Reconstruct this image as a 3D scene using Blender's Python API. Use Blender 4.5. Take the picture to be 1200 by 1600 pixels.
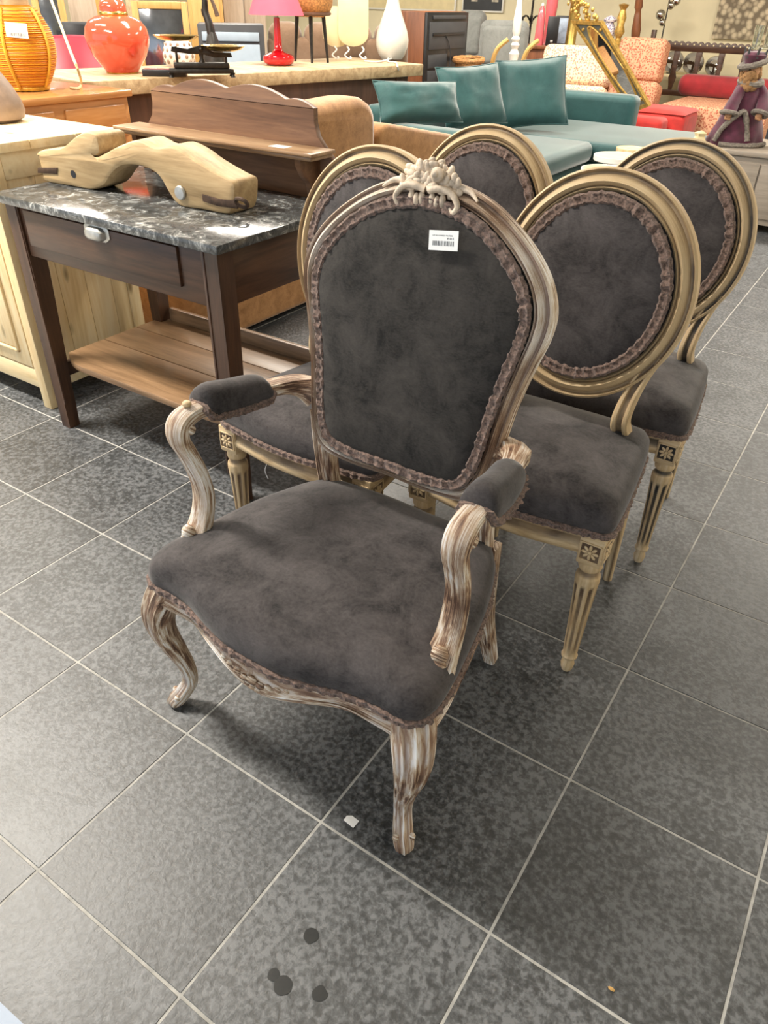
import bpy, bmesh, math, random
from mathutils import Vector, Matrix, noise
random.seed(7)
for o in list(bpy.data.objects): bpy.data.objects.remove(o)
SC = bpy.context.scene
COL = SC.collection
PI = math.pi
# ------------------------------------------------------------------ camera
CAM = Vector((0.68107, -0.65887, 1.3))
AX = Vector((0.83178, 0.55473, 0.02050)); AU = Vector((-0.33346, 0.46980, 0.81737)); AF = Vector((-0.44379, 0.68670, -0.57575))
FPX = 1142.03
cd = bpy.data.cameras.new('camera'); cam = bpy.data.objects.new('camera', cd); COL.objects.link(cam)
cd.sensor_fit = 'HORIZONTAL'; cd.sensor_width = 36.0; cd.lens = FPX / 1200 * 36.0; cd.clip_start = 0.05; cd.clip_end = 100
cam.matrix_world = Matrix(((AX.x, AU.x, -AF.x, CAM.x), (AX.y, AU.y, -AF.y, CAM.y), (AX.z, AU.z, -AF.z, CAM.z), (0, 0, 0, 1)))
SC.camera = cam
SC.view_settings.view_transform = 'Standard'; SC.view_settings.look = 'None'; SC.view_settings.gamma = 1.0
SC.view_settings.use_curve_mapping = False
SC.view_settings.exposure = 0.50
# ------------------------------------------------------------------ world (daylight behind the shop front) and ceiling lamps
W = bpy.data.worlds.new('world'); SC.world = W; W.use_nodes = True
W.node_tree.nodes['Background'].inputs[0].default_value = (0.80, 0.90, 1.0, 1); W.node_tree.nodes['Background'].inputs[1].default_value = 1.0
ROOM = dict(x0=-10.5, x1=4.6, y0=-4.2, y1=10.6, h=3.1)
LAMPS = [(-2.5, -0.1, 1.6, .35, 170), (-2.5, 3.3, 1.6, .35, 110), (-6.2, 3.3, 1.6, .35, 100), (-6.2, 6.6, 1.6, .35, 100), (-2.5, 6.6, 1.6, .35, 100),
         (1.0, 6.6, 1.6, .35, 110), (2.6, 3.3, 1.6, .35, 45), (-6.2, -0.1, 1.6, .35, 60), (-4.4, 1.6, 1.6, .35, 35)]  # last lamp is an extra, added to raise the left floor glare
# pixel -> point helpers (frame 1200 x 1600)
def ray(px, py): return AF + AX * ((px - 600) / FPX) + AU * ((800 - py) / FPX)
def atz(px, py, z): d = ray(px, py); return CAM + d * ((z - CAM.z) / d.z)
def aty(px, py, y): d = ray(px, py); return CAM + d * ((y - CAM.y) / d.y)
def atx(px, py, x): d = ray(px, py); return CAM + d * ((x - CAM.x) / d.x)
def atd(px, py, D):
    d = ray(px, py); return CAM + d * (D / math.hypot(d.x, d.y))
# ------------------------------------------------------------------ materials
def nmat(name):
    m = bpy.data.materials.new(name); m.use_nodes = True
    nt = m.node_tree; b = nt.nodes['Principled BSDF']
    return m, nt, b
def nd(nt, typ, **kw):
    n = nt.nodes.new(typ)
    for k, v in kw.items():
        if k in n.inputs.keys(): n.inputs[k].default_value = v
        else: setattr(n, k, v)
    return n
def ramp(nt, fac, stops):
    r = nt.nodes.new('ShaderNodeValToRGB'); cr = r.color_ramp
    while len(cr.elements) < len(stops): cr.elements.new(0.5)
    for e, (p, c) in zip(cr.elements, stops): e.position = p; e.color = (c[0], c[1], c[2], 1)
    nt.links.new(fac, r.inputs[0]); return r.outputs[0]
def coords(nt, kind='Object', scale=(1, 1, 1), rot=(0, 0, 0)):
    tc = nt.nodes.new('ShaderNodeTexCoord'); mp = nt.nodes.new('ShaderNodeMapping')
    mp.inputs['Scale'].default_value = scale; mp.inputs['Rotation'].default_value = rot
    nt.links.new(tc.outputs[kind], mp.inputs[0]); return mp.outputs[0]
def noise_t(nt, vec, scale, detail=4, rough=0.55, dist=0.0):
    n = nd(nt, 'ShaderNodeTexNoise', Scale=scale, Detail=detail, Roughness=rough, Distortion=dist)
    nt.links.new(vec, n.inputs['Vector']); return n.outputs['Fac']
def mixc(nt, fac, a, b, mode='MIX'):
    m = nt.nodes.new('ShaderNodeMix'); m.data_type = 'RGBA'; m.blend_type = mode
    for s, v in ((0, fac), (6, a), (7, b)):
        if hasattr(v, 'is_linked'): nt.links.new(v, m.inputs[s])
        elif s == 0: m.inputs[0].default_value = v
        else: m.inputs[s].default_value = (v[0], v[1], v[2], 1)
    return m.outputs[2]
def bump(nt, b, h, strength, dist=0.002):
    n = nd(nt, 'ShaderNodeBump', Strength=strength, Distance=dist); nt.links.new(h, n.inputs['Height']); nt.links.new(n.outputs[0], b.inputs['Normal'])
def plain(name, c, rough=0.5, metal=0.0, var=0.12, scale=12.0, bmp=0.0, coat=0.0, sheen=0.0, spec=0.5):
    m, nt, b = nmat(name)
    v = coords(nt); f = noise_t(nt, v, scale)
    lo = [x * (1 - var) for x in c]; hi = [min(1, x * (1 + var)) for x in c]
    nt.links.new(ramp(nt, f, [(0.3, lo), (0.7, hi)]), b.inputs['Base Color'])
    b.inputs['Roughness'].default_value = rough; b.inputs['Metallic'].default_value = metal
    b.inputs['Coat Weight'].default_value = coat; b.inputs['Sheen Weight'].default_value = sheen; b.inputs['Specular IOR Level'].default_value = spec
    if bmp: bump(nt, b, noise_t(nt, v, scale * 6), bmp)
    return m
def wood(name, c1, c2, c3=None, axis='X', scale=1.0, rough=0.45, bmp=0.15, knots=False, coat=0.0):
    m, nt, b = nmat(name)
    s = {'X': (1.2, 14, 14), 'Y': (14, 1.2, 14), 'Z': (14, 14, 1.2)}[axis]
    v = coords(nt, 'Object', tuple(k * scale for k in s))
    f = noise_t(nt, v, 1.6, 6, 0.62, 0.8); g = noise_t(nt, coords(nt, 'Object', tuple(k * scale * 5 for k in s)), 2.0, 3)
    mm = nd(nt, 'ShaderNodeMath', operation='MULTIPLY_ADD'); mm.inputs[1].default_value = 0.35; nt.links.new(g, mm.inputs[0]); nt.links.new(f, mm.inputs[2])
    st = [(0.42, c1), (0.82, c2)] if c3 is None else [(0.40, c1), (0.62, c2), (0.85, c3)]
    col = ramp(nt, mm.outputs[0], st)
    if knots:
        vo = nd(nt, 'ShaderNodeTexVoronoi', Scale=1.0); ks = {'X': (3, 9, 9), 'Y': (9, 3, 9), 'Z': (9, 9, 3.2)}[axis]
        nt.links.new(coords(nt, 'Object', ks), vo.inputs['Vector'])
        k = ramp(nt, vo.outputs['Distance'], [(0.05, (1, 1, 1)), (0.13, (0, 0, 0))])
        col = mixc(nt, k, col, [x * 0.45 for x in c1])
    nt.links.new(col, b.inputs['Base Color']); b.inputs['Roughness'].default_value = rough; b.inputs['Coat Weight'].default_value = coat
    if bmp: bump(nt, b, mm.outputs[0], bmp)
    return m
def suede(name, lo, hi, sheen=0.25, scale=12.0, fine=160.0, rough=0.85):
    m, nt, b = nmat(name)
    v = coords(nt); f = noise_t(nt, v, scale, 9, 0.74, 0.5); g = noise_t(nt, coords(nt, 'Object', (1, 1, 2.2)), fine, 2)
    mm = nd(nt, 'ShaderNodeMath', operation='MULTIPLY_ADD'); mm.inputs[1].default_value = 0.22; nt.links.new(g, mm.inputs[0]); nt.links.new(f, mm.inputs[2])
    nt.links.new(ramp(nt, mm.outputs[0], [(0.42, lo), (0.60, [(a + c) / 2 for a, c in zip(lo, hi)]), (0.82, hi)]), b.inputs['Base Color'])
    b.inputs['Roughness'].default_value = rough; b.inputs['Sheen Weight'].default_value = sheen; b.inputs['Sheen Roughness'].default_value = 0.4
    b.inputs['Specular IOR Level'].default_value = 0.25
    bump(nt, b, g, 0.25, 0.001)
    return m
def streak(name, stops, su=14.0, sv=150.0, groove=None, rough=0.55):
    """painted / limed wood: streaks run along the member (UV.x = length, UV.y = girth); a 'groove' attribute carries the dark patina in the carving"""
    m, nt, b = nmat(name)
    v = coords(nt, 'UV', (su, sv, 1)); f = noise_t(nt, v, 1.0, 6, 0.65, 0.4)
    w = noise_t(nt, coords(nt, 'Object'), 9.0, 4)
    mm = nd(nt, 'ShaderNodeMath', operation='MULTIPLY_ADD'); mm.inputs[1].default_value = 0.55; nt.links.new(w, mm.inputs[0]); nt.links.new(f, mm.inputs[2])
    sub = nd(nt, 'ShaderNodeMath', operation='SUBTRACT'); sub.inputs[1].default_value = 0.27; nt.links.new(mm.outputs[0], sub.inputs[0])
    col = ramp(nt, sub.outputs[0], stops)
    if groove:
        at = nd(nt, 'ShaderNodeAttribute', attribute_name='groove')
        mu = nd(nt, 'ShaderNodeMath', operation='MULTIPLY'); nt.links.new(at.outputs['Fac'], mu.inputs[0])
        rr = ramp(nt, w, [(0.30, (groove[3],) * 3), (0.6, (1, 1, 1))]); nt.links.new(rr, mu.inputs[1])
        col = mixc(nt, mu.outputs[0], col, groove[:3])
    nt.links.new(col, b.inputs['Base Color']); b.inputs['Roughness'].default_value = rough
    bump(nt, b, f, 0.25, 0.001)
    return m
M = {}
M['suede'] = suede('dark_suede', (0.014, 0.0122, 0.0126), (0.090, 0.079, 0.079))
M['suede_back'] = suede('darker_suede', (0.008, 0.0072, 0.007), (0.060, 0.053, 0.048), scale=14)  # darker, warmer suede tone for the armchair back
M['whitewash'] = streak('whitewashed_wood', [(0.36, (0.075, 0.036, 0.022)), (0.45, (0.30, 0.18, 0.11)), (0.52, (0.58, 0.46, 0.33)), (0.64, (0.84, 0.82, 0.80))], sv=190, groove=(0.22, 0.13, 0.09, 0.1))
M['limed'] = streak('limed_wood', [(0.30, (0.34, 0.22, 0.11)), (0.45, (0.52, 0.37, 0.20)), (0.7, (0.66, 0.51, 0.32))], su=8, sv=90, groove=(0.10, 0.06, 0.035, 0.25))
M['limed_black'] = streak('limed_wood_dark_grooves', [(0.30, (0.36, 0.24, 0.13)), (0.45, (0.54, 0.39, 0.22)), (0.7, (0.68, 0.54, 0.36))], su=8, sv=90, groove=(0.015, 0.015, 0.017, 0.75))
M['braid'] = plain('brown_braid', (0.19, 0.122, 0.096), 0.9, var=0.75, scale=210, bmp=1.0, sheen=0.2)
M['carve_dark'] = plain('carving_ground_shade', (0.16, 0.09, 0.055), .7, var=.3, scale=45)  # brown ground, kept dark as painted shade between the crest petals
M['carving'] = plain('pale_carved_wood', (0.62, 0.50, 0.38), .6, var=.4, scale=45, bmp=.3)
M['label'] = plain('label_paper', (0.86, 0.86, 0.85), 0.5, var=0.02)
M['ink'] = plain('ink', (0.02, 0.02, 0.022), 0.6)
def tile_mat():
    m, nt, b = nmat('slate_tile')
    v = coords(nt, 'Object', (1, 1, 1))
    oi = nt.nodes.new('ShaderNodeObjectInfo'); add = nt.nodes.new('ShaderNodeVectorMath'); add.operation = 'MULTIPLY_ADD'
    cmb = nt.nodes.new('ShaderNodeCombineXYZ')
    for k in range(3): nt.links.new(oi.outputs['Random'], cmb.inputs[k])
    add.inputs[1].default_value = (37, 53, 19); nt.links.new(cmb.outputs[0], add.inputs[0]); nt.links.new(v, add.inputs[2])
    big = noise_t(nt, add.outputs[0], 5.0, 4, 0.6); fine = noise_t(nt, add.outputs[0], 85.0, 3, 0.6, 0.25)
    mus = noise_t(nt, add.outputs[0], 160.0, 2)
    mm = nd(nt, 'ShaderNodeMath', operation='MULTIPLY_ADD'); mm.inputs[1].default_value = 0.35; nt.links.new(big, mm.inputs[0]); nt.links.new(fine, mm.inputs[2])
    col = ramp(nt, mm.outputs[0], [(0.54, (0.014, 0.016, 0.0175)), (0.66, (0.048, 0.052, 0.056)), (0.80, (0.115, 0.120, 0.127))])
    hv = nt.nodes.new('ShaderNodeMapRange'); hv.inputs[3].default_value = 0.86; hv.inputs[4].default_value = 1.12; nt.links.new(oi.outputs['Random'], hv.inputs[0])
    vm = nt.nodes.new('ShaderNodeVectorMath'); vm.operation = 'SCALE'; nt.links.new(col, vm.inputs[0]); nt.links.new(hv.outputs[0], vm.inputs[3])
    nt.links.new(vm.outputs[0], b.inputs['Base Color'])
    b.inputs['Specular IOR Level'].default_value = 1.0
    rr = nt.nodes.new('ShaderNodeMapRange'); rr.inputs[3].default_value = 0.42; rr.inputs[4].default_value = 0.62; nt.links.new(fine, rr.inputs[0]); nt.links.new(rr.outputs[0], b.inputs['Roughness'])
    bump(nt, b, fine, 0.45, 0.0016)
    return m
M['tile'] = tile_mat()
M['grout'] = plain('grout', (0.40, 0.39, 0.365), 0.9, var=0.25, scale=40)
M['wall'] = plain('cream_wall', (0.72, 0.64, 0.44), 0.85, var=0.06, scale=3)
M['ceil'] = plain('white_ceiling', (0.80, 0.79, 0.76), 0.9, var=0.03)
# ------------------------------------------------------------------ geometry helpers
class G:
    def __init__(s): s.v = []; s.f = []; s.uv = []; s.gr = []
    def add(s, vs, fs, uvs=None, gr=None):
        n = len(s.v); s.v += [tuple(x) for x in vs]; s.f += [tuple(i + n for i in f) for f in fs]
        s.uv += uvs if uvs else [(x[0] + x[2] * 0.0, x[1] + x[2]) for x in vs]
        s.gr += gr if gr else [0.0] * len(vs); return s
    def box(s, x0, x1, y0, y1, z0, z1, bev=0.004, seg=2, mat=None):
        bm = bmesh.new(); bmesh.ops.create_cube(bm, size=1)
        for v in bm.verts: v.co = Vector(((x0 + x1) / 2 + v.co.x * (x1 - x0), (y0 + y1) / 2 + v.co.y * (y1 - y0), (z0 + z1) / 2 + v.co.z * (z1 - z0)))
        b = min(bev, 0.45 * min(abs(x1 - x0), abs(y1 - y0), abs(z1 - z0)))
        if b > 0: bmesh.ops.bevel(bm, geom=list(bm.edges), offset=b, segments=seg, profile=0.5, affect='EDGES')
        if mat is not None: bm.transform(mat)
        bm.verts.index_update(); s.add([v.co.copy() for v in bm.verts], [[v.index for v in f.verts] for f in bm.faces]); bm.free(); return s
    def sweep(s, path, prof, closed=False, nrm=None, su=None, sv=None, cap=True, gr=None):
        """prof points (u, v): u sideways (tangent x normal), v along the normal; profile is a closed loop"""
        path = [Vector(p) for p in path]; n = len(path); k = len(prof); vs = []; uvs = []; g = []
        per = [0.0]
        for i in range(1, k): per.append(per[-1] + math.dist(prof[i], prof[i - 1]))
        L = 0.0; ref = None
        for i, p in enumerate(path):
            if closed: t = path[(i + 1) % n] - path[i - 1]
            else: t = path[min(i + 1, n - 1)] - path[max(i - 1, 0)]
            t.normalize()
            if i: L += (p - path[i - 1]).length
            if nrm is not None: N = Vector(nrm[i] if isinstance(nrm, list) else nrm)
            else:
                if ref is None: ref = Vector((0, 0, 1)) if abs(t.z) < 0.9 else Vector((0, -1, 0))
                N = ref
            N = (N - t * N.dot(t)).normalized(); ref = N
            O = t.cross(N).normalized()
            a = su[i] if su else 1.0; b = sv[i] if sv else a
            for j, (u, v) in enumerate(prof):
                vs.append(p + O * (u * a) + N * (v * b)); uvs.append((L, per[j])); g.append(gr[j] if gr else 0.0)
        fs = []
        for i in range(n if closed else n - 1):
            for j in range(k):
                a = i * k + j; b = i * k + (j + 1) % k; c = ((i + 1) % n) * k + (j + 1) % k; d = ((i + 1) % n) * k + j
                fs.append((a, b, c, d))
        if not closed and cap: fs += [tuple(range(k - 1, -1, -1)), tuple(range((n - 1) * k, n * k))]
        return s.add(vs, fs, uvs, g)
    def tube(s, path, r, n=8, closed=False, rs=None):
        return s.sweep(path, [(r * math.cos(2 * PI * i / n), r * math.sin(2 * PI * i / n)) for i in range(n)], closed, None, rs)
    def lathe(s, prof, n=24, c=(0, 0, 0), mod=None, axis=None, sx=1.0, sy=1.0):
        vs = []; uvs = []; g = []; c = Vector(c); L = 0
        for i, (r, z) in enumerate(prof):
            if i: L += math.dist(prof[i], prof[i - 1])
            for j in range(n):
                a = 2 * PI * j / n; rr = r; gg = 0.0
                if mod: rr, gg = mod(r, z, a)
                vs.append(c + Vector((rr * math.cos(a) * sx, rr * math.sin(a) * sy, z))); uvs.append((L, a * 0.02)); g.append(gg)
        fs = [(i * n + j, i * n + (j + 1) % n, (i + 1) * n + (j + 1) % n, (i + 1) * n + j) for i in range(len(prof) - 1) for j in range(n)]
        if prof[0][0] > 1e-5: fs.append(tuple(range(n - 1, -1, -1)))
        if prof[-1][0] > 1e-5: fs.append(tuple(range((len(prof) - 1) * n, len(prof) * n)))
        return s.add(vs, fs, uvs, g)
    def dome(s, outline, rings, mp, bottom=True):
        """outline: 2D loop; rings: (scale, height); mp(x, y, h) -> point"""
        cx = sum(p[0] for p in outline) / len(outline); cy = sum(p[1] for p in outline) / len(outline); n = len(outline); vs = []
        for (sc, h) in rings:
            for (x, y) in outline: vs.append(mp(cx + (x - cx) * sc, cy + (y - cy) * sc, h))
        m = len(rings); fs = [(i * n + j, i * n + (j + 1) % n, (i + 1) * n + (j + 1) % n, (i + 1) * n + j) for i in range(m - 1) for j in range(n)]
        vs.append(mp(cx, cy, rings[-1][1])); e = len(vs) - 1
        fs += [((m - 1) * n + j, (m - 1) * n + (j + 1) % n, e) for j in range(n)]
        if bottom: fs.append(tuple(range(n - 1, -1, -1)))
        return s.add(vs, fs)
    def extrude(s, outline, mp, t, bev=0.0):
        """prism of a 2D outline, thickness t; mp(x, y, h)"""
        n = len(outline); cx = sum(p[0] for p in outline) / n; cy = sum(p[1] for p in outline) / n
        def off(d):
            r = []
            for i, p in enumerate(outline):
                a = Vector(outline[i - 1]); b = Vector(p); c = Vector(outline[(i + 1) % n])
                t1 = (b - a).normalized(); t2 = (c - b).normalized(); tt = (t1 + t2)
                if tt.length < 1e-6: tt = t1
                tt.normalize(); r.append((b.x - tt.y * d, b.y + tt.x * d))
            return r
        lv = [(0, 0), (0, t)] if bev <= 0 else [(bev, 0), (bev * .3, bev * .3), (0, bev), (0, t - bev), (bev * .3, t - bev * .3), (bev, t)]
        ar = sum(outline[i - 1][0] * outline[i][1] - outline[i][0] * outline[i - 1][1] for i in range(n))
        vs = []
        for d, h in lv:
            for (x, y) in (off(d if ar > 0 else -d) if d else outline): vs.append(mp(x, y, h))
        m = len(lv); fs = [(i * n + j, i * n + (j + 1) % n, (i + 1) * n + (j + 1) % n, (i + 1) * n + j) for i in range(m - 1) for j in range(n)]
        fs += [tuple(range(n - 1, -1, -1)), tuple(range((m - 1) * n, m * n))]
        return s.add(vs, fs)
    def ball(s, c, rx, ry=None, rz=None, n=12, m=8):
        ry = ry or rx; rz = rz or rx
        pr = [(max(1e-6, math.sin(PI * i / m)), -math.cos(PI * i / m)) for i in range(m + 1)]
        c = Vector(c); vs = [c + Vector((r * math.cos(2 * PI * j / n) * rx, r * math.sin(2 * PI * j / n) * ry, z * rz)) for r, z in pr for j in range(n)]
        return s.add(vs, [(i * n + j, i * n + (j + 1) % n, (i + 1) * n + (j + 1) % n, (i + 1) * n + j) for i in range(m) for j in range(n)])
    def pillow(s, w, h, t, mat, n=14, pinch=0.07):
        vs = []
        for sg in (1, -1):
            for i in range(n + 1):
                for j in range(n + 1):
                    u = -1 + 2 * i / n; v = -1 + 2 * j / n
                    th = max(0, (1 - u ** 4) * (1 - v ** 4)) ** 0.55 * t / 2
                    wr = (noise.noise(Vector((u * 2.3, v * 2.3, sg * 3 + w * 9))) * .16 + noise.noise(Vector((u * 7 + v * 3, v * 2.2 - u, sg * 5 + w * 9))) * .12) * th
                    vs.append(mat @ Vector((w / 2 * u * (1 - pinch * (1 - v * v)), h / 2 * v * (1 - pinch * (1 - u * u)), sg * th + wr)))
        k = (n + 1) ** 2; fs = []
        for i in range(n):
            for j in range(n):
                a = i * (n + 1) + j; q = (a, a + n + 1, a + n + 2, a + 1); fs.append(q); fs.append(tuple(k + x for x in reversed(q)))
        return s.add(vs, fs)
    def mesh(s, name, mat, ang=40):
        me = bpy.data.meshes.new(name); me.from_pydata(s.v, [], s.f)
        bm = bmesh.new(); bm.from_mesh(me)
        uvl = bm.loops.layers.uv.new('UVMap')
        for f in bm.faces:
            for l in f.loops: l[uvl].uv = s.uv[l.vert.index]
        at = bm.verts.layers.float.new('groove')
        for v in bm.verts: v[at] = s.gr[v.index]
        bmesh.ops.recalc_face_normals(bm, faces=bm.faces); bm.to_mesh(me); bm.free()
        for p in me.polygons: p.use_smooth = True
        me.set_sharp_from_angle(angle=math.radians(ang))
        me.materials.append(mat if not isinstance(mat, str) else M[mat]); return me
    def obj(s, name, mat, parent=None, ang=40, label=None): return link(name, s.mesh(name, mat, ang), parent, label)
def link(name, me, parent=None, label=None):
    o = bpy.data.objects.new(name, me); COL.objects.link(o)
    if parent: o.parent = parent
    if label: o['label'] = label
    return o
def tag(o, label, cat, group=None):
    o['label'] = label; o['category'] = cat
    if group: o['group'] = group
    return o
ZS = 1.0     # height factor of things measured in picture pixels (the view is pitched)
def thing(name, label, cat, loc=(0, 0, 0), rz=0.0, group=None):
    o = bpy.data.objects.new(name, None); COL.objects.link(o); o.location = loc; o.rotation_euler = (0, 0, rz); o.empty_display_size = 0.05; o.scale = (1, 1, ZS)
    return tag(o, label, cat, group)
def struct(o): o['kind'] = 'structure'; return o
def copy_tree(o, parent=None):
    c = o.copy(); COL.objects.link(c); c.parent = parent
    for ch in list(o.children): copy_tree(ch, c)
    return c
def crom(pts, n=6, closed=False):
    pts = [Vector(p) for p in pts]; N = len(pts); out = []
    for i in range(N if closed else N - 1):
        if closed: a, b, c, d = pts[i - 1], pts[i], pts[(i + 1) % N], pts[(i + 2) % N]
        else: a, b, c, d = pts[max(i - 1, 0)], pts[i], pts[i + 1], pts[min(i + 2, N - 1)]
        for k in range(n):
            t = k / n; out.append(0.5 * ((2 * b) + (c - a) * t + (2 * a - 5 * b + 4 * c - d) * t * t + (3 * b - a - 3 * c + d) * t ** 3))
    if not closed: out.append(pts[-1])
    return out
def mirror_loop(half):
    """half: points from top centre (x=0) to bottom centre (x=0), x>=0"""
    return [Vector(p) for p in half] + [Vector((-p[0], *p[1:])) for p in reversed(half[1:-1])]
def braid(path, nrm, w=0.016, h=0.006, closed=True, step=0.0045):
    """gimp braid: a ribbon of little curled rosettes along a path"""
    P = [Vector(p) for p in path]; pts = []; nn = []; N = len(P)
    tot = 0
    segs = N if closed else N - 1
    for i in range(segs):
        a = P[i]; b = P[(i + 1) % N]; L = (b - a).length; k = max(1, int(round(L / step)))
        for j in range(k):
            pts.append(a.lerp(b, j / k))
            nn.append(Vector(nrm[i]).lerp(Vector(nrm[(i + 1) % N]), j / k) if isinstance(nrm, list) else Vector(nrm))
    if not closed: pts.append(P[-1]); nn.append(Vector(nrm[-1]) if isinstance(nrm, list) else Vector(nrm))
    prof = [(-.5, -.2), (-.5, .25), (-.3, .8), (-.1, .55), (.1, .55), (.3, .8), (.5, .25), (.5, -.2)]
    prof = [(u * w, v * h) for u, v in prof]
    su = []; sv = []
    for i, p in enumerate(pts):
        a = i * step / 0.021 * 2 * PI; q = noise.noise(p * 110)
        su.append(1 + 0.06 * math.sin(a) + 0.10 * q); sv.append(1.0 + 0.25 * math.cos(a) + 0.8 * q)
    g = G(); g.sweep(pts, prof, closed, nn, su, sv)
    for i in range(len(g.v)):
        v = Vector(g.v[i]); d = noise.noise_vector(v * 230) * 0.0026; g.v[i] = tuple(v + d)
    return g
def text_mesh(body, size):
    cu = bpy.data.curves.new('t', 'FONT'); cu.body = body; cu.size = size; cu.align_x = 'LEFT'; cu.extrude = 0.0001; cu.resolution_u = 2
    o = bpy.data.objects.new('t', cu); COL.objects.link(o); dg = bpy.context.evaluated_depsgraph_get(); dg.update()
    me = bpy.data.meshes.new_from_object(o.evaluated_get(dg)); bpy.data.objects.remove(o); bpy.data.curves.remove(cu)
    me.materials.clear(); me.materials.append(M['ink']); return me
# ================================================================== the room
R = ROOM
fl = struct(G().box(R['x0'], R['x1'], R['y0'], R['y1'], -0.12, -0.0012, 0).obj('floor', 'grout'))
TS = 0.36267; GX, GY = 0.51703, -0.04005
def proj(p):
    d = Vector(p) - CAM; z = d.dot(AF)
    return (600 + FPX * d.dot(AX) / z, 800 - FPX * d.dot(AU) / z) if z > 0.15 else None
tm = G().box(-TS / 2 + .0026, TS / 2 - .0026, -TS / 2 + .0026, TS / 2 - .0026, -0.006, 0.0, 0.0006, 1).mesh('tile', 'tile')
cand = []
for i in range(-22, 9):
    for j in range(-6, 24):
        c = Vector((GX + (i + .5) * TS, GY + (j + .5) * TS, 0)); q = proj(c)
        if q is None or not (-250 < q[0] < 1450 and 150 < q[1] < 2050): continue
        cand.append(((c - CAM).length, c))
cand.sort(key=lambda a: a[0])
for d, c in cand[:296]:
    t = link('tile', tm, fl); t.location = c + Vector((0, 0, random.uniform(-.0003, .0003))); t.rotation_euler = (0, 0, random.choice((0, PI / 2, PI, -PI / 2)) + random.uniform(-.002, .002))
if len(cand) > 296:
    g = G(); h = TS / 2 - .0026
    for d, c in cand[296:]: g.add([(c.x - h, c.y - h, -.0005), (c.x + h, c.y - h, -.0005), (c.x + h, c.y + h, -.0005), (c.x - h, c.y + h, -.0005)], [(0, 1, 2, 3)])
    far = g.obj('far_tiles', 'tile', fl); far['kind'] = 'stuff'
struct(G().box(R['x0'], R['x1'], R['y1'], R['y1'] + .12, 0, R['h'], 0).obj('wall_back', 'wall'))
struct(G().box(R['x0'] - .12, R['x0'], R['y0'], R['y1'], 0, R['h'], 0).obj('wall_left', 'wall'))
struct(G().box(R['x1'], R['x1'] + .12, R['y0'], R['y1'], 0, R['h'], 0).obj('wall_right', 'wall'))
struct(G().box(R['x0'], R['x1'], R['y0'], R['y1'], R['h'], R['h'] + .1, 0).obj('ceiling', 'ceil'))
struct(G().box(R['x0'], R['x1'], R['y1'] - .015, R['y1'], 0, .09, .003).obj('baseboard_back', M['ceil']))
em, nt_, b_ = nmat('lamp_diffuser'); b_.inputs['Base Color'].default_value = (.9, .9, .88, 1); b_.inputs['Roughness'].default_value = .4
b_.inputs['Emission Color'].default_value = (1, .93, .82, 1); b_.inputs['Emission Strength'].default_value = 2.0
M['lamp_case'] = plain('lamp_case', (.7, .7, .7), .4)
for k, (x, y, lx, ly, pw) in enumerate(LAMPS):
    t = thing('ceiling_lamp', 'long white ceiling lamp above the ' + ('floor left of the armchair', 'table and camel sofa', 'framed mirrors', 'taupe sofa and wardrobes', 'teal sofa', 'king figurine', 'aisle at the right', 'far left corner', 'pine sideboard, added to brighten the left floor')[k], 'lamp', (x, y, R['h'] - .001), 0, 'ceiling lamps')
    G().box(-lx / 2 - .03, lx / 2 + .03, -ly / 2 - .03, ly / 2 + .03, -.06, 0, .01).obj('case', 'lamp_case', t)
    G().box(-lx / 2, lx / 2, -ly / 2, ly / 2, -.066, -.058, .003).obj('diffuser', em, t)
    ld = bpy.data.lights.new('ceiling_light', 'AREA'); ld.shape = 'RECTANGLE'; ld.size = lx; ld.size_y = ly; ld.energy = pw; ld.color = (1, .93, .82)
    lo = bpy.data.objects.new('ceiling_light', ld); COL.objects.link(lo); lo.location = (x, y, R['h'] - .075)

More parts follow.
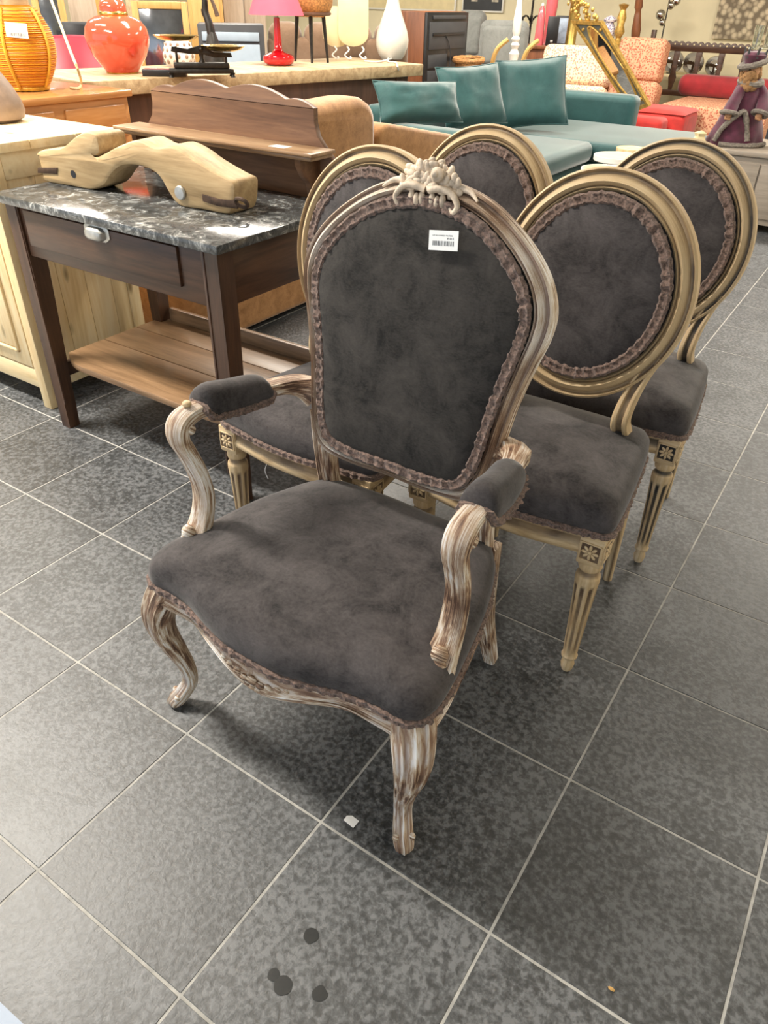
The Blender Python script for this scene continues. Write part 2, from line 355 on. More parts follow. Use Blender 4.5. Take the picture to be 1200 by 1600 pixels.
# ================================================================== the armchair (carved, whitewashed frame)
FRAME = [(-.5, -.020), (-.5, .006), (-.40, .011), (-.30, .003), (-.20, .004), (-.08, .013), (.10, .019), (.22, .013), (.28, .008), (.36, .014), (.46, .008), (.5, -.004), (.46, -.020)]
FGR = [0, 0, .3, 1, .8, .1, 0, .1, 1, .1, 0, 0, 0]
def frame_sweep(outer, inner, mp, n):
    path = []; su = []
    for o, i in zip(outer, inner):
        a = mp(o.x, o.y, 0); b = mp(i.x, i.y, 0); path.append((a + b) / 2); su.append((a - b).length)
    return path, su
def make_armchair():
    A = thing('armchair', 'large carved armchair with whitewashed frame, dark suede seat and armrests, price label on its back', 'armchair', (0.024, 0, 0))
    Y0, T = .28, .20
    nv = Vector((0, -1, T)).normalized()
    def BP(x, z, h): return Vector((x, Y0 + T * z, z)) + nv * h
    oh = [(0, 1.056), (.05, 1.050), (.10, 1.036), (.15, 1.010), (.20, .972), (.235, .932), (.254, .888), (.253, .845), (.241, .80), (.230, .755), (.221, .71), (.215, .665), (.209, .615), (.198, .565), (.172, .530), (.120, .520), (.06, .519), (0, .521)]
    ih = [(0, 1.010), (.045, 1.005), (.088, .993), (.128, .972), (.167, .940), (.194, .906), (.206, .872), (.206, .840), (.199, .80), (.190, .757), (.182, .712), (.176, .667), (.170, .622), (.160, .585), (.142, .562), (.108, .553), (.055, .551), (0, .552)]
    o2 = crom([(x, z) for x, z in [(p.x, p.y) for p in mirror_loop(oh)]], 5, True); i2 = crom([(p.x, p.y) for p in mirror_loop(ih)], 5, True)
    fab = i2; i2 = [o.lerp(i, .66) for o, i in zip(o2, i2)]
    path, su = frame_sweep(o2, i2, BP, 1)
    g = G(); g.sweep(path, FRAME, True, nv, su, [1.0] * len(su), gr=FGR); bf = g.obj('back_frame', 'whitewash', A)
    # upholstery
    inn = [(p.x, p.y) for p in i2]
    g = G(); g.dome(inn, [(1.03, -.016), (1.0, .004), (.965, .016), (.90, .024), (.75, .029), (.5, .033), (.25, .035)], BP)
    pad = g.obj('back_upholstery', 'suede_back', A)
    cx = 0; cz = sum(p[1] for p in inn) / len(inn)
    bp = [BP(o.x, o.y, .018) for o in (a.lerp(b, .58) for a, b in zip(i2, fab))]
    braid(bp, nv, .022, .008).obj('braid', 'braid', A)
    G().dome([(p.x * .99, cz + (p.y - cz) * .99) for p in i2], [(1, .0), (.6, .006), (.2, .01)], lambda x, z, h: BP(x, z, -.018 - h)).obj('back_lining', 'suede', A)
    # crest carving
    g = G()
    pet = []
    for k in range(54):
        a = (k * .618034 % 1) * (PI + .2) - .1; rr = math.sqrt((k + .5) / 54)
        pet.append((rr * math.cos(a) * .056, 1.036 + rr * math.sin(a) * .044, .024 - .010 * rr + random.uniform(-.004, .004), random.uniform(.0090, .0130)))
    for x, z, h, r in pet:
        c = BP(x, z, h); ang = random.uniform(0, PI)
        b = G(); b.ball((0, 0, 0), r, r * .60, r * .42, 9, 6)
        mx = Matrix.Translation(c) @ Matrix.Rotation(math.atan2(T, 1) + PI / 2, 4, 'X') @ Matrix.Rotation(ang, 4, 'Z') @ Matrix.Rotation(random.uniform(-.5, .5), 4, 'X')
        g.add([mx @ Vector(v) for v in b.v], b.f, [(q[0], q[2]) for q in b.v])
    g.ball(BP(.018, 1.060, .028), .012, .009, .012); g.ball(BP(.018, 1.060, .037), .006, .005, .006)
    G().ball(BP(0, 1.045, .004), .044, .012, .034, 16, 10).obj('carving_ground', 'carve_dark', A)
    for s_ in (-1, 1):
        g.sweep(crom([BP(s_ * .004, 1.036, .022), BP(s_ * .025, 1.040, .026), BP(s_ * .046, 1.036, .024), BP(s_ * .060, 1.020, .022), BP(s_ * .054, 1.008, .020), BP(s_ * .046, 1.014, .019)], 5), [(.006 * math.cos(a * PI / 4), .006 * math.sin(a * PI / 4)) for a in range(8)], False, nv, [1.1 - .4 * i / 25 for i in range(26)])
        for q in range(3): g.ball(BP(s_ * (.010 + .010 * q), 1.022 - .004 * (q == 1), .019), .006, .006, .012)
        g.sweep(crom([BP(s_ * .05, 1.046, .010), BP(s_ * .075, 1.042, .012), BP(s_ * .092, 1.030, .016)], 5), [(.007 * math.cos(a * PI / 4), .007 * math.sin(a * PI / 4)) for a in range(8)], False, nv, [1.0 - .07 * i for i in range(11)])
    g.obj('crest_carving', 'carving', A, 60, 'carved flower cluster on the crest')
    # price label
    def onback(px, py, h=.040):
        d = ray(px, py); c = CAM - Vector(A.location); tt = (Y0 + T * c.z - h - c.y) / (d.y - T * d.z); return c + d * tt
    c = onback(693, 376); ex = onback(716, 361) - onback(670, 359); LW = ex.length; LH = (onback(672, 360) - onback(669, 391)).length; ex = (ex - nv * ex.dot(nv)).normalized(); ez = nv.cross(ex); ez = ez if ez.z > 0 else -ez
    mx = Matrix.Translation(c) @ Matrix((ex, ez, nv)).transposed().to_4x4()
    lb = G().box(-LW / 2, LW / 2, -LH / 2, LH / 2, 0, .0006, .0002, 1, mx).obj('price_label', 'label', A, label='white price label with barcode')
    bars = G(); x = -LW * .36; random.seed(11)
    while x < LW * .36:
        w = random.choice((.0006, .0006, .0011, .0016)) * LW / .062; bars.box(x, x + w, -LH * .26, -LH * .02, .0006, .0008, 0, 1, mx); x += w + random.choice((.0006, .0009, .0014))
    bars.obj('barcode', 'ink', lb)
    for body, sz, x, y in (('LOT DE 4 CHAISES 1 FAUTEUIL', LW * .050, -.38, .22), ('49.00 €', LW * .075, .12, .06)):
        me = text_mesh(body, sz); o = link('printed_text', me, lb); o.matrix_local = mx @ Matrix.Translation((LW * x, LH * y, .0007))
    # seat
    sh = [(0, -.052), (.06, -.050), (.12, -.036), (.18, -.018), (.238, -.012), (.280, -.012), (.308, .006), (.317, .045), (.311, .11), (.297, .19), (.278, .28), (.252, .36), (.226, .415), (.188, .448), (.10, .456), (0, .458)]
    loop = [(p.x, p.y) for p in crom([(p.x, p.y) for p in mirror_loop(sh)], 4, True)]
    def SP(x, y, h):
        q = .004 * noise.noise(Vector((x * 9, y * 9, 1))) * (1 if h > .02 else 0)
        return Vector((x, y, .368 + h + q))
    g = G(); g.dome(loop, [(.97, -.004), (.995, .004), (1.005, .020), (.99, .038), (.955, .052), (.89, .062), (.78, .070), (.62, .077), (.42, .082), (.2, .085)], SP)
    g.obj('seat_upholstery', 'suede', A, 60)
    cy = sum(p[1] for p in loop) / len(loop)
    bl = [Vector((x * 1.0, cy + (y - cy) * 1.0, .371)) for x, y in loop]
    nl = []
    for i in range(len(bl)):
        t = bl[(i + 1) % len(bl)] - bl[i - 1]; n_ = Vector((t.y, -t.x, 0)).normalized()
        if n_.dot(bl[i] - Vector((0, cy, .371))) < 0: n_ = -n_
        nl.append(n_)
    braid(bl, nl, .015, .007).obj('seat_braid', 'braid', A)
    # seat rail
    g = G(); vs = []; fs = []; gr = []; uv = []; L = 0; K = 8
    for i, (x, y) in enumerate(loop):
        n_ = nl[i]; front = y < .1
        bot = .322 - (.028 * math.exp(-(x / .075) ** 2) - .010 * math.exp(-((abs(x) - .17) / .05) ** 2) if front else 0) + (.0 if front else .004)
        if i: L += math.dist(loop[i], loop[i - 1])
        pr = [(-.036, .366), (-.006, .366), (-.002, .358), (-.006, .350), (-.003, (.35 + bot) / 2), (.001, bot + .012), (-.003, bot), (-.036, bot)]
        for j, (o_, z) in enumerate(pr): vs.append(Vector((x, y, z)) + n_ * o_); gr.append((0, 0, 0, 1, .2, 0, .4, 0)[j]); uv.append((L, j * .012))
    n = len(loop); g.add(vs, [(i * K + j, i * K + (j + 1) % K, ((i + 1) % n) * K + (j + 1) % K, ((i + 1) % n) * K + j) for i in range(n) for j in range(K)], uv, gr)
    g.obj('seat_rail', 'whitewash', A)
    g = G()
    for x, z, r in [(0, .326, .012), (.018, .322, .009), (-.018, .322, .009), (.036, .328, .008), (-.036, .328, .008), (.055, .332, .007), (-.055, .332, .007), (.072, .336, .006), (-.072, .336, .006), (0, .310, .007), (.012, .311, .006), (-.012, .311, .006)]:
        g.ball((x, -.050 + 1.6 * x * x - .002, z), r, .006, r * .8, 10, 6)
    g.obj('rail_carving', 'whitewash', A, 60, 'small carved flowers on the front rail')
    # legs
    LP = [(.020, 0), (.0185, .0085), (.014, .0115), (.0115, .0145), (.0085, .014), (0, .020), (-.0085, .014), (-.0115, .0145), (-.014, .0115), (-.0185, .0085), (-.020, 0), (-.0150, -.0125), (-.006, -.018), (.006, -.018), (.0150, -.0125)]
    LG = [0, .1, .9, .2, .9, 0, .9, .2, .9, .1, 0, .3, .3, .3, .3]
    for s_ in (-1, 1):
        pth = crom([(.274, .032, .366), (.288, .016, .325), (.297, .004, .280), (.293, .006, .225), (.280, .020, .165), (.268, .032, .110), (.266, .034, .066), (.276, .020, .034), (.288, .006, .012), (.289, .004, .0)], 5)
        rs = crom([(1.9, 0), (1.95, 0), (1.75, 0), (1.45, 0), (1.18, 0), (.96, 0), (.88, 0), (.96, 0), (.98, 0), (.70, 0)], 5)
        pth = [Vector(((p.x + (.024 if s_ < 0 else .002) * (1 - p.z / .366)) * s_, p.y, p.z)) for p in pth]
        g = G(); g.sweep(pth, LP, False, Vector((.62 * s_, -.78, 0)), [r.x for r in rs], gr=LG)
        fx, fy = (.308 if s_ < 0 else .288) * s_, .008
        for q in (-1, 1):
            a = Vector((fx, fy, .030)) + Vector((.78, .62 * s_, 0)) * (.015 * q)
            g.ball(a, .007, .007, .009, 8, 6)
        g.obj('leg', 'whitewash', A)
        pth = crom([(.20 * s_, .440, .40), (.20 * s_, .450, .30), (.20 * s_, .470, .18), (.205 * s_, .505, .06), (.208 * s_, .525, 0)], 5)
        G().sweep(pth, [(-.018, -.018), (-.018, .012), (-.012, .018), (.012, .018), (.018, .012), (.018, -.018)], False, Vector((0, -1, 0)), [1.15 - .4 * i / (len(pth) - 1) for i in range(len(pth))], gr=[0, .6, 0, 0, .6, 0]).obj('leg', 'whitewash', A)
        # stile between seat and back frame
        pth = crom([(.190 * s_, .432, .36), (.190 * s_, .418, .45), (.190 * s_, .408, .53), (.192 * s_, .405, .60)], 5)
        G().sweep(pth, [(-.021, -.016), (-.021, .010), (-.016, .014), (-.011, .008), (-.004, .015), (.004, .015), (.011, .008), (.016, .014), (.021, .010), (.021, -.016)], False, Vector((0, -1, .2)), None, gr=[0, 0, .2, 1, 0, 0, 1, .2, 0, 0]).obj('stile', 'whitewash', A)
        # arm
        AP = [(.017, -.012), (.019, 0), (.015, .009), (.010, .008), (.006, .015), (0, .017), (-.006, .015), (-.010, .008), (-.015, .009), (-.019, 0), (-.017, -.012), (-.007, -.016), (.007, -.016)]
        AG = [0, 0, .2, 1, .1, 0, .1, 1, .2, 0, .2, .4, .4]
        pts = [(.226, .425, .625), (.243, .405, .640), (.256, .372, .650), (.270, .315, .656), (.281, .250, .660), (.286, .190, .668), (.288, .146, .671), (.289, .118, .660), (.288, .112, .634), (.286, .126, .595), (.284, .142, .545), (.282, .146, .495), (.282, .132, .445), (.282, .106, .405), (.283, .088, .372)]
        rr = [2.0, 1.45, 1.15, 1.05, 1.0, 1.0, 1.12, 1.2, 1.12, 1.05, 1.08, 1.15, 1.25, 1.5, 1.7]
        nn = []
        pth = crom(pts, 5); pth = [Vector((p.x * s_, p.y, p.z)) for p in pth]; rs = [q.x for q in crom([(r, 0) for r in rr], 5)]
        for i in range(len(pth)):
            t = (pth[min(i + 1, len(pth) - 1)] - pth[max(i - 1, 0)]).normalized(); side = Vector((s_, 0, 0)); side = (side - t * side.dot(t)).normalized()
            n_ = t.cross(side) * s_
            nn.append(-n_)
        g = G(); g.sweep(pth, AP, False, nn, rs, gr=AG)
        for q in (-1, 1): g.lathe([(.001, -.004), (.010, -.003), (.012, 0), (.010, .003), (.001, .004)], 12, (0, 0, 0)) if False else None
        for q in (-1, 1): g.ball(Vector((.289 * s_ + .019 * q, .127, .652)), .005, .010, .010, 8, 6)
        # carved shell at the foot of the support
        for q in range(3): g.ball(Vector((.284 * s_, .082 + .006 * q, .392 + .020 * q)), .021 - .003 * q, .014, .020, 12, 8)
        g.obj('arm', 'whitewash', A)
        # arm pad
        ax = crom([(.266, .330, .658), (.275, .292, .662), (.281, .250, .666), (.285, .205, .674), (.2875, .166, .680)], 5)
        g = G(); rings = []
        n = len(ax); K = 14; vs = []; fs = []
        for i, p in enumerate(ax):
            f = i / (n - 1); e = max(.0, 1 - abs(2 * f - 1) ** 5) ** .5 * .92 + .08
            t = (ax[min(i + 1, n - 1)] - ax[max(i - 1, 0)]).normalized(); sd = t.cross(Vector((0, 0, 1))).normalized()
            for j in range(K):
                a = PI * (-.12 + 1.24 * j / (K - 1))
                vs.append(Vector((p.x, p.y, p.z)) + sd * math.cos(a) * (.031 + .004 * f) * (.72 + .28 * e) + Vector((0, 0, 1)) * (math.sin(a) * ((.036 + .010 * f) * e) - .003))
        vs = [Vector((v.x * s_, v.y, v.z)) for v in vs]
        fs = [(i * K + j, i * K + (j + 1) % K, (i + 1) * K + (j + 1) % K, (i + 1) * K + j) for i in range(n - 1) for j in range(K)] + [tuple(range(K)), tuple(range((n - 1) * K, n * K))]
        g.add(vs, fs); pd = g.obj('arm_pad', 'suede', A, 70)
        lp = [vs[i * K] for i in range(n)] + [vs[(n - 1) * K + j] for j in range(2, K - 2, 2)] + [vs[i * K + K - 1] for i in range(n - 1, -1, -1)] + [vs[j] for j in range(K - 3, 1, -2)]
        cc = sum(lp, Vector()) / len(lp)
        braid(lp, [((p - cc).normalized() + Vector((0, 0, .3))).normalized() for p in lp], .015, .008).obj('arm_braid', 'braid', pd)
        if s_ < 0: G().ball((.288 * s_, .140, .694), .009, .009, .006).obj('peg', 'limed', A, label='pale wooden peg at the front of the armrest')
    return A
armchair = make_armchair()

# ================================================================== the dining chairs (oval backs)
def make_dining(wood_m):
    C = thing('dining_chair', 'x', 'chair')
    zc, yc, T = .792, .332, .19
    nv = Vector((0, -1, T)).normalized()
    def BP(x, z, h): return Vector((x, yc + T * (z - zc), z)) + nv * h
    N = 72
    o2 = [Vector((.221 * math.sin(2 * PI * k / N), zc + .236 * math.cos(2 * PI * k / N))) for k in range(N)]
    i2 = [Vector((.176 * math.sin(2 * PI * k / N), zc + .190 * math.cos(2 * PI * k / N))) for k in range(N)]
    path, su = frame_sweep(o2, i2, BP, 1)
    g = G(); g.sweep(path, FRAME, True, nv, su, [1.0] * N, gr=FGR); g.obj('back_frame', wood_m, C)
    inn = [(p.x, p.y) for p in i2]
    G().dome(inn, [(1.03, -.016), (1.0, .002), (.96, .014), (.88, .024), (.7, .031), (.4, .036)], BP).obj('back_upholstery', 'suede', C)
    G().dome(inn, [(1, 0), (.6, .006), (.2, .01)], lambda x, z, h: BP(x, z, -.018 - h)).obj('back_lining', 'suede', C)
    braid([BP(x * .935, zc + (z - zc) * .935, .021) for x, z in inn], nv, .025, .009).obj('braid', 'braid', C)
    # seat
    sh = [(0, -.022), (.07, -.019), (.14, -.008), (.195, .000), (.222, .006), (.236, .026), (.234, .08), (.226, .16), (.215, .25), (.203, .33), (.190, .385), (.165, .405), (.08, .41), (0, .41)]
    loop = [(p.x, p.y) for p in crom([(p.x, p.y) for p in mirror_loop(sh)], 4, True)]
    def SP(x, y, h): return Vector((x, y, .412 + h + .004 * noise.noise(Vector((x * 8, y * 8, 4))) * (h > .02)))
    g = G(); g.dome(loop, [(.97, -.004), (1.0, .004), (1.02, .024), (1.01, .044), (.965, .060), (.88, .071), (.72, .080), (.5, .086), (.25, .089)], SP)
    g.obj('seat_upholstery', 'suede', C, 60)
    cy = sum(p[1] for p in loop) / len(loop); nl = []
    for i in range(len(loop)):
        a = Vector(loop[(i + 1) % len(loop)]) - Vector(loop[i - 1]); n_ = Vector((a.y, -a.x, 0)).normalized()
        if n_.dot(Vector((loop[i][0], loop[i][1] - cy, 0))) < 0: n_ = -n_
        nl.append(n_)
    braid([Vector((x, y, .413)) + n_ * .002 for (x, y), n_ in zip(loop, nl)], nl, .016, .007).obj('seat_braid', 'braid', C)
    g = G(); vs = []; gr = []; uv = []; L = 0; K = 9
    for i, (x, y) in enumerate(loop):
        n_ = nl[i]
        if i: L += math.dist(loop[i], loop[i - 1])
        for j, (o_, z) in enumerate([(-.03, .408), (-.004, .408), (-.002, .400), (-.006, .394), (-.006, .380), (-.001, .372), (-.001, .362), (-.006, .355), (-.03, .355)]):
            vs.append(Vector((x, y, z)) + n_ * o_); gr.append((0, 0, 0, 1, .9, 0, 0, .3, 0)[j]); uv.append((L, j * .009))
    n = len(loop); g.add(vs, [(i * K + j, i * K + (j + 1) % K, ((i + 1) % n) * K + (j + 1) % K, ((i + 1) % n) * K + j) for i in range(n) for j in range(K)], uv, gr)
    g.obj('seat_rail', wood_m, C)
    # legs
    prof = [(.001, .0), (.011, .001), (.014, .010), (.016, .022), (.013, .034), (.012, .040), (.018, .044), (.019, .050), (.016, .055), (.0165, .062), (.0175, .080), (.0185, .11), (.020, .15), (.0215, .19), (.0235, .23), (.0255, .265), (.0265, .278), (.0265, .290), (.0255, .296), (.020, .302), (.019, .308), (.024, .313), (.026, .320), (.024, .327), (.022, .336)]
    def mod(r, z, a):
        if .070 < z < .275:
            f = math.cos(a * 8); w = min(1, (z - .062) / .02, (.282 - z) / .02)
            d = max(0, f) ** .7 * w; return r * (1 - .16 * d), (1.0 if d > .45 else 0.0)
        if .298 < z < .312: return r, 1.0
        return r, 0.0
    for s_ in (-1, 1):
        g = G(); g.lathe(prof, 48, (0, 0, 0), mod); b = g.obj('leg', wood_m, C); b.location = (.208 * s_, .026, 0)
        k = G().box(-.0265, .0265, -.0265, .0265, .335, .408, .003).obj('corner_block', wood_m, C); k.location = (.208 * s_, .024, 0)
        for face in ('front', 'side'):
            g = G()
            mx = Matrix.Rotation(PI / 2, 4, 'X') if face == 'front' else Matrix.Rotation(PI / 2 * s_, 4, 'Z') @ Matrix.Rotation(PI / 2, 4, 'X')
            mx = Matrix.Translation((0, 0, .370)) @ mx
            def A_(b, gv): g.add([mx @ Vector(v) for v in b.v], b.f, [(0, v[0]) for v in b.v], [gv] * len(b.v))
            q = G().box(-.021, .021, -.021, .021, .0255, .0275, .0005, 1); A_(q, 1.0)
            for j in range(8):
                q = G().ball((0, 0, 0), .0075, .0036, .003, 8, 5); rm = Matrix.Rotation(j * PI / 4, 4, 'Z') @ Matrix.Translation((.0115, 0, .0285)); q.v = [tuple(rm @ Vector(v)) for v in q.v]; A_(q, 0.0)
            q = G().ball((0, 0, .029), .0048, .0048, .003, 8, 5); A_(q, 0)
            for (x0, x1, y0, y1) in ((-.0235, .0235, .020, .0235), (-.0235, .0235, -.0235, -.020), (-.0235, -.020, -.0235, .0235), (.020, .0235, -.0235, .0235)):
                q = G().box(x0, x1, y0, y1, .026, .0295, .0008, 1); A_(q, 0)
            g.obj('rosette', wood_m, k)
        g = G(); rl = crom([(.170 * s_, .385, .40), (.170 * s_, .388, .30), (.172 * s_, .392, .2), (.173 * s_, .398, .10), (.174 * s_, .405, 0)], 4)
        g.sweep(rl, [(.018 * math.cos(a * PI / 6), .018 * math.sin(a * PI / 6)) for a in range(12)], False, Vector((0, -1, 0)), [1.2 - .5 * i / (len(rl) - 1) for i in range(len(rl))], gr=[0, 1, 0] * 4)
        g.obj('leg', wood_m, C)
        # stile: seat to oval
        e = .64; zz = zc - math.cos(e) * .215
        pts = [Vector((.138 * s_, .350, .37)), Vector((.138 * s_, .340, .46)), BP(.139 * s_, .53, -.004), BP(.146 * s_, .590, -.004), BP(.160 * s_, .640, -.004), BP(.180 * s_, .690, -.007)]
        pth = crom(pts, 5); n = len(pth)
        g = G(); g.sweep(pth, [(-.019, -.016), (-.019, .008), (-.014, .013), (-.009, .013), (-.005, .006), (.005, .006), (.009, .013), (.014, .013), (.019, .008), (.019, -.016)], False, nv, [1.22 - .5 * i / (n - 1) for i in range(n)], [1.0 - .25 * i / (n - 1) for i in range(n)], gr=[0, 0, 0, 0, 1, 1, 0, 0, 0, 0])
        g.obj('stile', wood_m, C)
    return C
c_a = make_dining('limed')
GRP = 'four oval-backed dining chairs'
tag(c_a, 'oval-backed dark suede chair directly behind the armchair on its right, brown-grooved front leg', 'chair', GRP); c_a.location = (0.185, 0.578, 0)
c_b = make_dining('limed_black')
tag(c_b, 'rearmost oval-backed chair at the right edge, black grooves in its fluted leg', 'chair', GRP); c_b.location = (0.196, 1.085, 0)
c_c = copy_tree(c_a); tag(c_c, 'oval-backed dark suede chair behind the armchair on its left, in front of the marble table', 'chair', GRP); c_c.location = (-0.328, 0.484, 0)
c_d = copy_tree(c_a); tag(c_d, 'oval-backed chair in the second row, between the camel sofa and the teal sofa', 'chair', GRP); c_d.location = (-0.292, 0.968, 0)
th_ = [atz(413, 705, .36), atz(417, 722, .335), atz(414, 735, .31), atz(419, 748, .285)]
G().tube(crom([p - Vector(c_c.location) for p in th_], 4), .0011, 5).obj('loose_thread', 'label', c_c, label='white thread hanging from the seat')
# ================================================================== materials of the furniture around
M['oak'] = wood('dark_oak', (0.020, 0.009, 0.005), (0.055, 0.023, 0.011), (0.095, 0.043, 0.021), 'X', rough=.4)
M['oak_z'] = wood('dark_oak_upright', (0.020, 0.009, 0.005), (0.052, 0.022, 0.011), (0.090, 0.041, 0.020), 'Z', rough=.4)
M['shelf_oak'] = wood('worn_oak_shelf', (0.10, 0.055, 0.027), (0.20, 0.115, 0.057), (0.30, 0.18, 0.095), 'X', rough=.38)
M['gallery'] = wood('walnut_gallery', (0.075, 0.033, 0.017), (0.14, 0.066, 0.032), (0.21, 0.105, 0.052), 'X', rough=.45)
M['pine'] = wood('pale_pine', (0.62, 0.42, 0.19), (0.78, 0.58, 0.31), (0.86, 0.70, 0.44), 'Z', .6, .5, .08, True)
M['pine_x'] = wood('pale_pine_top', (0.66, 0.48, 0.24), (0.80, 0.63, 0.37), (0.86, 0.72, 0.47), 'X', .6, .45, .06, True)
M['honey'] = wood('honey_wood', (0.30, 0.125, 0.035), (0.42, 0.19, 0.06), (0.50, 0.25, 0.09), 'Y', .7, .25, .05, coat=.4)
M['bench'] = wood('old_bench_wood', (0.20, 0.125, 0.062), (0.40, 0.28, 0.15), (0.54, 0.41, 0.24), 'Y', .8, .6, .4)
M['bench_dark'] = wood('old_bench_base', (0.060, 0.028, 0.017), (0.13, 0.062, 0.036), None, 'Z', .7, .6, .3)
M['yoke'] = wood('weathered_yoke_wood', (0.26, 0.165, 0.075), (0.42, 0.285, 0.14), (0.55, 0.40, 0.22), 'X', 1.0, .6, .35)
M['rust'] = plain('rusty_iron', (0.075, 0.045, 0.030), .7, .5, .5, 60, .5)
M['iron'] = plain('cast_iron', (0.030, 0.027, 0.024), .45, .6, .3, 40, .3)
M['steel'] = plain('dull_steel', (0.50, 0.49, 0.46), .4, .8, .2, 30)
M['brass'] = plain('brass', (0.66, 0.47, 0.13), .25, 1.0, .2, 20)
M['gilt'] = plain('gilded_wood', (0.62, 0.40, 0.11), .38, .7, .35, 40, .4)
def marble():
    m, nt, b = nmat('grey_marble'); v = coords(nt, 'Object', (1, 1, 1), (0, 0, .6))
    a = noise_t(nt, v, 22, 8, .72, 1.6); c = noise_t(nt, coords(nt, 'Object', (1.6, .8, 1), (0, 0, .5)), 9, 5, .6, .8)
    mm = nd(nt, 'ShaderNodeMath', operation='MULTIPLY_ADD'); mm.inputs[1].default_value = .35; nt.links.new(c, mm.inputs[0]); nt.links.new(a, mm.inputs[2])
    nt.links.new(ramp(nt, mm.outputs[0], [(.55, (.035, .037, .038)), (.69, (.085, .088, .088)), (.76, (.20, .205, .20)), (.84, (.50, .50, .48))]), b.inputs['Base Color'])
    b.inputs['Roughness'].default_value = .14; return m
M['marble'] = marble()
M['camel'] = suede('camel_velvet', (0.26, 0.125, 0.045), (0.48, 0.255, 0.105), .5, 18, 90)
M['teal'] = suede('teal_velvet', (0.012, 0.052, 0.056), (0.034, 0.105, 0.104), .8, 3, 200, .55)
M['worn_shelf'] = wood('worn_gallery_shelf', (0.17, 0.09, 0.045), (0.30, 0.18, 0.095), (0.42, 0.28, 0.16), 'X', rough=.35)
def banded(name, a, b_):
    m, nt, b = nmat(name); w = nd(nt, 'ShaderNodeTexWave', Scale=26.0, Distortion=1.5, bands_direction='Z'); nt.links.new(coords(nt), w.inputs['Vector'])
    nt.links.new(ramp(nt, w.outputs['Fac'], [(.2, a), (.8, b_)]), b.inputs['Base Color']); b.inputs['Roughness'].default_value = .5; bump(nt, b, w.outputs['Fac'], .6, .004); return m
def tweed(name, a, b_, sc=55):
    m, nt, b = nmat(name); vo = nd(nt, 'ShaderNodeTexVoronoi', Scale=sc); nt.links.new(coords(nt), vo.inputs['Vector'])
    nt.links.new(ramp(nt, vo.outputs['Distance'], [(.25, a), (.62, b_)]), b.inputs['Base Color']); b.inputs['Roughness'].default_value = .9
    bump(nt, b, vo.outputs['Distance'], .5, .004); return m
M['tweed_red'] = tweed('red_tweed', (0.42, 0.10, 0.055), (0.70, 0.40, 0.24))
M['tweed_lit'] = tweed('lit_red_tweed', (0.45, 0.20, 0.15), (0.82, 0.68, 0.46))  # same red pattern, paled to paint in the bright light on it
M['red_cloth'] = plain('red_cloth', (0.50, 0.022, 0.016), .8, var=.25, scale=9, sheen=.3)
M['red_velvet'] = plain('dark_red_velvet', (0.30, 0.012, 0.018), .8, var=.25, scale=9, sheen=.4)
M['orange_raffia'] = banded('orange_raffia', (0.55, 0.17, 0.008), (0.80, 0.36, 0.02))
M['yellow_rope'] = plain('yellow_rope', (0.68, 0.36, 0.03), .6, var=.25, scale=60)
M['jar_red'] = plain('coral_glaze', (0.66, 0.085, 0.040), .12, var=.05, coat=.6)
M['red_gloss'] = plain('red_glaze', (0.55, 0.006, 0.012), .1, var=.05, coat=.6)
M['pink_shade'] = plain('pink_shade', (0.80, 0.075, 0.12), .8, var=.05)
M['white_gloss'] = plain('white_glaze', (0.72, 0.68, 0.60), .15, var=.03, coat=.5)
M['white'] = plain('white_paint', (0.80, 0.78, 0.72), .5, var=.04)
M['cream'] = plain('cream', (0.74, 0.62, 0.36), .6, var=.06)
M['wicker'] = plain('wicker', (0.42, 0.20, 0.065), .6, var=.5, scale=70, bmp=.6)
M['black'] = plain('black', (0.012, 0.012, 0.014), .35, var=.2)
M['charcoal'] = plain('charcoal', (0.045, 0.047, 0.052), .5, var=.1)
M['bluegrey'] = plain('blue_grey_panel', (0.36, 0.44, 0.52), .5, var=.06)
M['leather_red'] = plain('raspberry_leather', (0.27, 0.018, 0.036), .38, var=.25, scale=5)
M['taupe'] = suede('taupe_velvet', (0.17, 0.105, 0.065), (0.27, 0.175, 0.115), .3, 5, 100)
M['grey_fabric'] = suede('grey_fabric', (0.13, 0.135, 0.125), (0.24, 0.245, 0.23), .3, 5, 100)
M['stone'] = plain('taupe_stoneware', (0.30, 0.21, 0.155), .5, var=.25, scale=14, bmp=.2)
M['brown_wood'] = wood('red_brown_wood', (0.14, 0.045, 0.018), (0.28, 0.10, 0.04), None, 'Z', .8, .35, .05)
M['ochre_wood'] = wood('ochre_wood', (0.52, 0.28, 0.07), (0.66, 0.40, 0.13), None, 'Z', .8, .5, .05)
M['greige_wood'] = wood('greige_panel', (0.36, 0.27, 0.19), (0.52, 0.42, 0.32), None, 'Z', .9, .6, .05)
M['glass_dark'] = plain('dim_mirror', (0.22, 0.23, 0.25), .08, .9, .5, 4)
M['mirror'] = plain('mirror_glass', (0.80, 0.80, 0.76), .03, 1.0, .02)
M['purple'] = plain('plum_velvet', (0.075, 0.008, 0.030), .75, var=.4, scale=20, sheen=.4)
M['fur'] = plain('grey_fur', (0.20, 0.175, 0.15), .95, var=.4, scale=70, bmp=.9)
M['beard'] = plain('brown_beard', (0.30, 0.165, 0.07), .9, var=.4, scale=60, bmp=.8)
M['plinth'] = wood('grey_table_wood', (0.22, 0.185, 0.15), (0.34, 0.29, 0.235), None, 'X', .8, .5, .1)
M['pink'] = plain('pink_glass', (0.75, 0.14, 0.16), .2, var=.1)
M['blue_white'] = tweed('blue_white_china', (0.12, 0.10, 0.30), (0.80, 0.76, 0.78), 60)
M['chrome'] = plain('chrome', (0.60, 0.58, 0.54), .12, 1.0, .2, 6)
